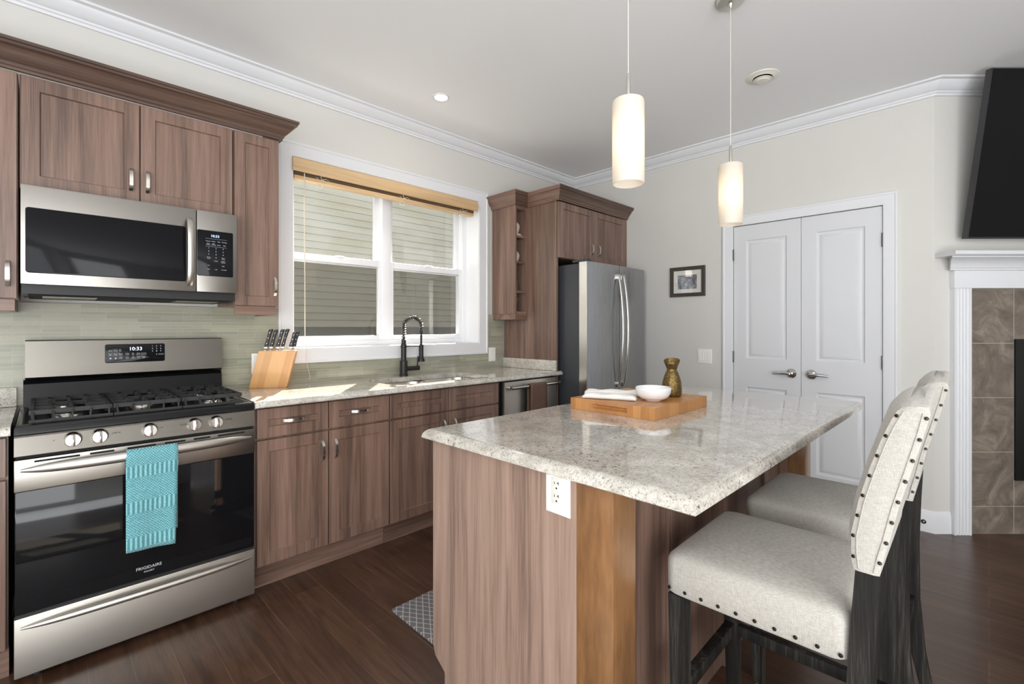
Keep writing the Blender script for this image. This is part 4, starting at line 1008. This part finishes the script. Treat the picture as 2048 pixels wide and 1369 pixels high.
# board with a finger groove on its near end
gy0, gy1, gz0, gz1 = .978, 1.142, bz + .014, bz + .032
mb.add([fb_(u, v, 0) for u, v in ((BY0, bz), (BY1, bz), (BY1, bz + bt), (BY0, bz + bt))] + [fb_(u, v, 0) for u, v in ((gy0, gz0), (gy1, gz0), (gy1, gz1), (gy0, gz1))], [(0, 1, 5, 4), (1, 2, 6, 5), (2, 3, 7, 6), (3, 0, 4, 7)])
mb.rings((gy0, gy1, gz0, gz1), [(0, 0), (.003, -.010), (.006, -.014)], fb_)
mb.add([(x, y, z) for z in (bz, bz + bt) for x, y in ((BX0, BY0), (BX1, BY0), (BX1, BY1), (BX0, BY1))], [(0, 1, 2, 3), (4, 5, 6, 7), (0, 1, 5, 4), (1, 2, 6, 5), (2, 3, 7, 6)])
mb.build('board', 'cutting_board_wood', cb, smooth=0)
zb = bz + bt + .0006
bo = thing('ceramic_bowl', 'small white ceramic bowl on the cutting board', 'bowl', (1.762, .955, zb))
MB().lathe([(.030, 0), (.032, .003), (.033, .005), (.048, .009), (.060, .018), (.0675, .032), (.070, .046), (.070, .0535), (.068, .055), (.0665, .050), (.063, .034), (.052, .018), (.02, .010), (.002, .009)], (1.757, .958, zb), 40, cap1=True).build('bowl', 'porcelain', bo, smooth=60)
ca = thing('brass_carafe', 'hammered brass pinched neck carafe on the cutting board', 'carafe', (1.945, .985, zb))
mb = MB(); lp = []
for r, h, ov_ in ((.035, 0, 0), (.038, .003, 0), (.0405, .02, 0), (.041, .040, 0), (.038, .066, 0), (.031, .090, 0), (.0235, .107, 0), (.0205, .113, 0), (.0205, .117, 0), (.0245, .128, .15), (.030, .142, .3), (.0345, .153, .4), (.0335, .155, .4), (.028, .142, .3), (.019, .122, 0)):
    lp.append([(1.925 + r * math.cos(a_) * (1 + ov_ * .12), .962 + r * math.sin(a_) * (1 - ov_ * .12), zb + h + ov_ * .022 * math.cos(a_ - .4)) for a_ in [2 * math.pi * k / 32 for k in range(32)]])
mb.loft(lp).build('vessel', 'hammered_brass', ca, smooth=60)
def cloth(name, label, x0, y0, x1, y1, wd, th, z, seed):
    rnd = random.Random(seed); d_ = Vector((x1 - x0, y1 - y0, 0)); L_ = d_.length; d_.normalize(); n_ = Vector((-d_.y, d_.x, 0)); lp = []
    for k in range(17):
        s_ = k / 16; e = min(1, min(s_, 1 - s_) * 9 + .35); c_ = Vector((x0, y0, z)) + d_ * (L_ * s_); ring = []
        for j in range(18):
            a_ = 2 * math.pi * j / 18; cx, cz = math.copysign(abs(math.cos(a_)) ** .5, math.cos(a_)), math.sin(a_)
            hh = th * (.5 + .5 * cz) * (e ** .5) * (1 + .10 * math.sin(k * .9 + j * .8 + seed))
            ring.append(c_ + n_ * (wd / 2 * cx * (.9 + .1 * e) * (1 + .03 * math.sin(k * 1.3 + seed))) + Vector((0, 0, max(0, hh))))
        lp.append(ring)
    o = MB().loft(lp).build(name, 'white_cotton', smooth=70); return tag(o, label, 'napkin', 'white napkins on the board')
cloth('rolled_napkin', 'front rolled white napkin on the cutting board', 1.626, 1.206, 1.706, 1.005, .056, .022, zb, 1)
cloth('rolled_napkin', 'rear rolled white napkin on the board, behind the front roll', 1.693, 1.250, 1.820, 1.045, .060, .026, zb, 4)

# ------------------------------------------------------------------ counter stools
def make_stool(label, loc):
    st = thing('counter_stool', label, 'stool', (0, 0, 0), 0, 'counter stools at the island')
    hw = .217
    mb = MB(); lp = []                              # seat cushion: local y .21 (back) to .62 (front), z .552 to .67
    for ins, z in ((.006, .552), (0, .558), (0, .600), (0, .636), (.004, .648), (.012, .656), (.026, .662), (.06, .667), (.12, .671)):
        lp.append([(p[0], p[1], z) for p in rrect(0, .415, hw - ins, .205 - ins, .030, 5)])
    seat = mb.loft(lp).build('seat', 'linen', st, smooth=60)
    sp_ = MB(); sp_.lathe([(.0047, 0), (.0043, .0018), (.003, .003), (.001, .0033)], (0, 0, 0), 10, 'x', cap0=False)
    proto = []
    def stud(c_, nrm, par):
        if not proto: o = sp_.build('nailhead_stud', 'nail_bronze', par, local=True); proto.append(o); o['label'] = 'bronze nailhead stud'
        else: o = proto[0].copy(); col.objects.link(o); o.parent = par
        o.location = c_; o.rotation_euler = (0, 0, math.atan2(nrm[1], nrm[0])); o.scale = (1, 1, 1) if c_[2] < .7 else (.8, .8, .8)
    for k in range(10):
        y = .225 + .380 * k / 9
        for sx in (-1, 1): stud((sx * hw, y, .568), (sx, 0, 0), seat)
    for k in range(9): stud((-hw + .03 + (2 * hw - .06) * k / 8, .62, .568), (0, 1, 0), seat)
    # legs
    def leg(path, hx, hy):
        lp = []
        for (x, y, z), a_, b_ in zip(path, hx, hy): lp.append([(x - a_, y - b_, z), (x + a_, y - b_, z), (x + a_, y + b_, z), (x - a_, y + b_, z)])
        l_ = MB().loft(lp).build('leg', 'stool_wood', st, smooth=0)
        x, y, z = path[0]; MB().lathe([(.012, 0), (.012, .006)], (x, y, 0), 12).build('glider', 'plastic_white', l_)
    for sx in (-1, 1):
        leg([(sx * .190, .578, .006), (sx * .193, .585, .30), (sx * .194, .588, .551)], (.0165, .020, .0215), (.0165, .020, .0215))
        leg([(sx * .187, .150, .006), (sx * .190, .172, .12), (sx * .192, .190, .30), (sx * .193, .193, .50), (sx * .194, .186, .66), (sx * .194, .180, .757)], (.015, .018, .020, .021, .021, .021), (.017, .020, .0225, .0235, .0215, .0205))
    def bar(name, x0, x1, y0, y1, z0, z1): MB().box(x0, x1, y0, y1, z0, z1, .002).build(name, 'stool_wood', st, smooth=20)
    bar('foot_rail', -.173, .173, .572, .600, .272, .310)
    for sx in (-1, 1):
        bar('side_rail', sx * .193 - .0125, sx * .193 + .0125, .214, .565, .268, .302)
    bar('rear_rail', -.172, .172, .180, .205, .285, .320)
    # padded back: outline in (y front, y back) by height
    prof = [(.757, .203, .160), (.775, .207, .158), (.83, .208, .145), (.90, .196, .131), (.97, .178, .113), (1.03, .160, .098), (1.072, .144, .088), (1.090, .136, .084), (1.100, .127, .086), (1.104, .115, .095)]
    mb = MB(); lp = []
    for z, yf_, yb_ in prof:
        e = max(0, min(1, (z - .757) / .05)) * max(0, min(1, (1.115 - z) / .05)); bulge = .016 * e
        loop = []
        N = 12; hw = .217 - .026 * max(0, (z - .80) / .31)
        for k in range(N + 1): s_ = -1 + 2 * k / N; loop.append((hw * s_ * .985 + 0, yf_ + bulge * (1 - s_ ** 4), z + (.019 * (1 - s_ * s_) if z > 1.05 else 0)))
        loop.append((hw, (yf_ * .8 + yb_ * .2), z)); loop.append((hw, (yf_ * .2 + yb_ * .8), z))
        for k in range(N + 1): s_ = 1 - 2 * k / N; loop.append((hw * s_ * .985, yb_ + bulge * .3 * (1 - s_ ** 4), z + (.019 * (1 - s_ * s_) if z > 1.05 else 0)))
        loop.append((-hw, (yf_ * .2 + yb_ * .8), z)); loop.append((-hw, (yf_ * .8 + yb_ * .2), z))
        lp.append(loop)
    back = mb.loft(lp).build('backrest', 'linen', st, smooth=50)
    mb = MB()
    def at(z):
        for (za, fa, ba), (zb_, fb2, bb) in zip(prof, prof[1:]):
            if za <= z <= zb_: q = (z - za) / (zb_ - za); return fa + (fb2 - fa) * q, ba + (bb - ba) * q
        return prof[-1][1:]
    for k in range(8):
        z = .785 + k * .0425; yf_, yb_ = at(z); hw = .217 - .026 * max(0, (z - .80) / .31)
        for sx in (-1, 1): stud((sx * (hw + .0002), yf_ - .004, z), (sx, .4, 0), back); stud((sx * (hw + .0002), yb_ + .004, z), (sx, -.4, 0), back)
    for sx in (-1, 1):
        for q, o_ in ((0, -.010), (1, .010)): MB().tube([(sx * (.2178 - .026 * max(0, (z - .80) / .31)), at(z)[q] + o_, z) for z in [.762 + .033 * k for k in range(11)]], .0012, 6).build('piping', 'linen', back)
    st.location = loc; st.rotation_euler = (0, 0, R(1.2))
    return st
s1 = make_stool('nearer linen counter stool with nailhead trim at the island', (1.417, 0, 0))
dup(s1, (2.005, 0, 0), 'farther linen counter stool, partly hidden behind the nearer one')

# ------------------------------------------------------------------ floor mats
tag(MB().box(1.10, 1.87, 1.405, 1.865, .0005, .014, .005).build('kitchen_mat', 'grey_mat', smooth=20), 'grey diamond patterned mat on the floor behind the island', 'floor mat')
tag(MB().box(-.95, .255, .56, 1.31, .0005, .009, .003).build('area_rug', 'woven_rug', smooth=20), 'grey woven rug reflected in the oven door', 'rug')

# ------------------------------------------------------------------ pendants, ceiling fittings
def pendant(label, x, y):
    t_ = thing('pendant_lamp', label, 'pendant lamp', (x, y, ZC), group='pendants over the island')
    MB().lathe([(.062, 0), (.062, -.012), (.056, -.022), (.012, -.026), (.008, -.04), (.004, -.045)], (x, y, ZC), 28).build('ceiling_canopy', 'nickel', t_)
    MB().tube([(x, y, ZC - .04), (x, y, 2.088)], .0016, 6).build('cord', 'cord_white', t_)
    MB().lathe([(.0065, 2.006), (.0065, 2.085), (.004, 2.09)], (x, y, 0), 14).build('stem', 'nickel', t_)
    r = .0515
    sd = MB().lathe([(.008, 2.005), (r - .008, 2.004), (r - .002, 2.000), (r, 1.992), (r, 1.735), (r - .001, 1.729), (r - .004, 1.729), (r - .005, 1.735), (r - .005, 1.99), (.008, 1.999)], (x, y, 0), 40, cap0=True, cap1=False).build('lamp_shade', 'opal_glass', t_)
    MB().lathe([(.003, 0), (.003, .006), (.005, .007), (.004, .011)], (x + r - .001, y, 1.868), 10, 'x').build('thumb_screw', 'bright_steel', sd)
    MB().lathe([(.012, 1.985), (.014, 1.95), (.016, 1.94)], (x, y, 0), 14).build('socket', 'plastic_white', t_)
    MB().lathe([(.008, 1.939), (.015, 1.92), (.018, 1.90), (.015, 1.88), (.006, 1.87)], (x, y, 0), 16).build('bulb', 'bulb_glow', t_)
    add_light('pendant_light', 'POINT', .30, (1, .84, .62), (x, y, 1.845), (0, 0, -1), shadow_soft_size=.02)
    return t_
pendant('nearer white glass cylinder pendant lamp hanging over the island', 1.361, .831)
pendant('farther white glass cylinder pendant lamp hanging over the island', 2.228, .830)
dl = thing('recessed_light', 'lit round recessed light in the ceiling in front of the window', 'ceiling light', (1.845, 2.513, ZC))
MB().lathe([(.040, -.002), (.043, -.005), (.054, -.004), (.056, 0)], (1.845, 2.513, ZC), 32, cap0=False, cap1=False).build('trim_ring', 'trim_white', dl)
MB().lathe([(.002, -.0018), (.041, -.0018)], (1.845, 2.513, ZC), 28).build('lens', 'lamp_lens', dl)
add_light('recessed_lamp', 'SPOT', 14, (1, .93, .82), (1.845, 2.513, ZC - .012), (0, 0, -1), spot_size=R(100), spot_blend=.6, shadow_soft_size=.04)
vt = thing('ceiling_vent', 'round white ceiling vent with a dark gap in its ring', 'vent', (3.057, .954, ZC))
MB().lathe([(.050, -.010), (.058, -.014), (.070, -.008), (.088, -.004), (.090, 0)], (3.057, .954, ZC), 40, cap0=False, cap1=False).build('outer_ring', 'plastic_cream', vt)
MB().lathe([(.002, -.006), (.052, -.006)], (3.057, .954, ZC), 32).build('throat', 'closet_dark', vt)
MB().lathe([(.010, -.008), (.030, -.016), (.050, -.018), (.050, -.021), (.036, -.024), (.033, -.028), (.004, -.029)], (3.057, .954, ZC), 36).build('centre_disc', 'plastic_cream', vt)

# ------------------------------------------------------------------ picture on the back wall
f = fx(XB); pc = thing('framed_picture', 'small black and white photograph in a dark frame on the back wall', 'picture', (XB, 1.797, 1.648))
u0, u1, v0, v1 = 1.645, 1.949, 1.522, 1.774
MB().loft([[f(u, v, w_) for u, v in ((u0 + i, v0 + i), (u1 - i, v0 + i), (u1 - i, v1 - i), (u0 + i, v1 - i))] for i, w_ in ((0, .001), (0, .018), (.003, .021), (.028, .018), (.031, .012), (.031, .006))], cap0=False, cap1=False).build('frame', 'picture_frame_brown', pc, smooth=20)
MB().rings((u0 + .030, u1 - .030, v0 + .030, v1 - .030), [(0, .007), (.001, .008)], f, back=.001).build('mount', 'mat_board', pc, smooth=0)
MB().rings((u0 + .070, u1 - .068, v0 + .064, v1 - .070), [(0, .0092)], f, back=.0082).build('print', 'photo_print', pc, smooth=0)
def pglass():
    t = NT('picture_glass'); n = t.n; tr = n.new('ShaderNodeBsdfTransparent'); gl = n.new('ShaderNodeBsdfGlossy'); gl.inputs['Roughness'].default_value = .02; fr_ = glass_edge(t)
    m = n.new('ShaderNodeMixShader'); t.link(fr_, m.inputs[0]); t.link(tr.outputs[0], m.inputs[1]); t.link(gl.outputs[0], m.inputs[2]); t.link(m.outputs[0], t.out.inputs[0]); M['picture_glass'] = t.m
pglass()
MB().rings((u0 + .0305, u1 - .0305, v0 + .0305, v1 - .0305), [(0, .0115)], f, back=.0105).build('glazing', 'picture_glass', pc, smooth=0)

# ------------------------------------------------------------------ fireplace on the angled wall (local x along the wall, -y into the room)
fp = thing('fireplace_mantel', 'white fluted fireplace mantel on the angled wall', 'mantel', (*AC, 0), R(-45))
def bl_(mb, name, mat, par, smooth=20): return mb.build(name, mat, par, smooth=smooth, local=True)
mb = MB(); px0, px1 = .094, .1975; yfp = -.032; n_fl = 4; pts = [(px0, -.0005), (px0, yfp)]
gw = (px1 - px0 - .024) / n_fl
for k in range(n_fl):
    c_ = px0 + .012 + gw * (k + .5)
    for q in range(7): a_ = math.pi * q / 6; pts.append((c_ - (gw * .36) * math.cos(a_), yfp + .007 * math.sin(a_)))
pts += [(px1, yfp), (px1, -.0005)]
mb.loft([[(x, y, z) for x, y in pts] for z in (0, 1.498)]); bl_(mb, 'pilaster', 'trim_white', fp, 40)
W2 = 1.95
mb = MB(); mb.loft([[(x + (W2 - .1 - px0), y, z) for x, y in pts] for z in (0, 1.498)]); bl_(mb, 'pilaster', 'trim_white', fp, 40)
bl_(MB().box(.090, W2 + .01, -.036, -.0005, 1.4985, 1.606, .002), 'frieze', 'trim_white', fp)
mp = [(.036, 1.6065), (.044, 1.6065), (.044, 1.616), (.050, 1.620), (.054, 1.634), (.066, 1.652), (.086, 1.668), (.104, 1.674), (.110, 1.676), (.110, 1.684), (0, 1.684), (0, 1.6065)]
mb = MB(); mb.moulding(mp, (.090, 0), (W2 + .01, 0), (0, -1), .75, .75); bl_(mb, 'bed_moulding', 'trim_white', fp, 30)
sp = [(0, 1.6845), (.128, 1.6845), (.136, 1.690), (.138, 1.698), (.138, 1.708), (.134, 1.712), (0, 1.712)]
mb = MB(); mb.moulding(sp, (.002, 0), (W2 + .1, 0), (0, -1)); bl_(mb, 'mantel_shelf', 'trim_white', fp, 30)
ts = thing('fireplace_surround', 'brown grey stone tile surround inside the white mantel', 'tile surround', (*AC, 0), R(-45))
mb = MB(); hx = .474
mb.box(.199, hx, -.010, -.001, 0, 1.497).box(hx, 1.42, -.010, -.001, 1.19, 1.497).box(hx, 1.42, -.010, -.001, 0, .327).box(1.42, W2 - .02 - .09, -.010, -.001, 0, 1.497)
bl_(mb, 'tile_field', 'stone_tile', ts, 0)
fb2 = thing('fireplace_insert', 'black fireplace insert at the right photo edge', 'fireplace', (*AC, 0), R(-45))
bl_(MB().box(hx + .001, 1.419, -.022, -.0005, .328, 1.189, .003), 'insert_frame', 'firebox_black', fb2)
bl_(MB().box(hx + .06, 1.36, -.024, -.0225, .39, 1.13), 'glass_front', 'black_glass', fb2, 0)

tv = thing('television', 'large black wall mounted television tilted down above the mantel', 'television', (*AC, 0), R(-45))
# screen leans out at the top: bottom edge 9 cm off the wall, top edge about 24 cm
tvx0, tvx1, yb, zb_, tl_ = .118, 1.80, -.085, 1.788, .948
ta = math.asin(.147 / .948); up2 = Vector((0, -math.sin(ta), math.cos(ta))); nr = Vector((0, -math.cos(ta), -math.sin(ta)))
def tvbox(x0, x1, a0, a1, n0, n1):
    o = Vector((0, yb, zb_)); v = []
    for x in (x0, x1):
        for a_ in (a0, a1):
            for n_ in (n0, n1): v.append(o + Vector((x, 0, 0)) + up2 * a_ + nr * n_)
    return MB().add(v, [(0, 1, 3, 2), (4, 6, 7, 5), (0, 4, 5, 1), (2, 3, 7, 6), (0, 2, 6, 4), (1, 5, 7, 3)])
bl_(tvbox(tvx0, tvx1, 0, tl_, -.035, 0), 'housing', 'tv_bezel', tv, 0)
bl_(tvbox(tvx0 + .008, tvx1 - .008, .010, tl_ - .006, .0004, .0016), 'screen', 'tv_black', tv, 0)
bl_(MB().box(.75, 1.15, -.088, -.001, 2.1, 2.4), 'wall_bracket', 'black_matte', tv, 0)
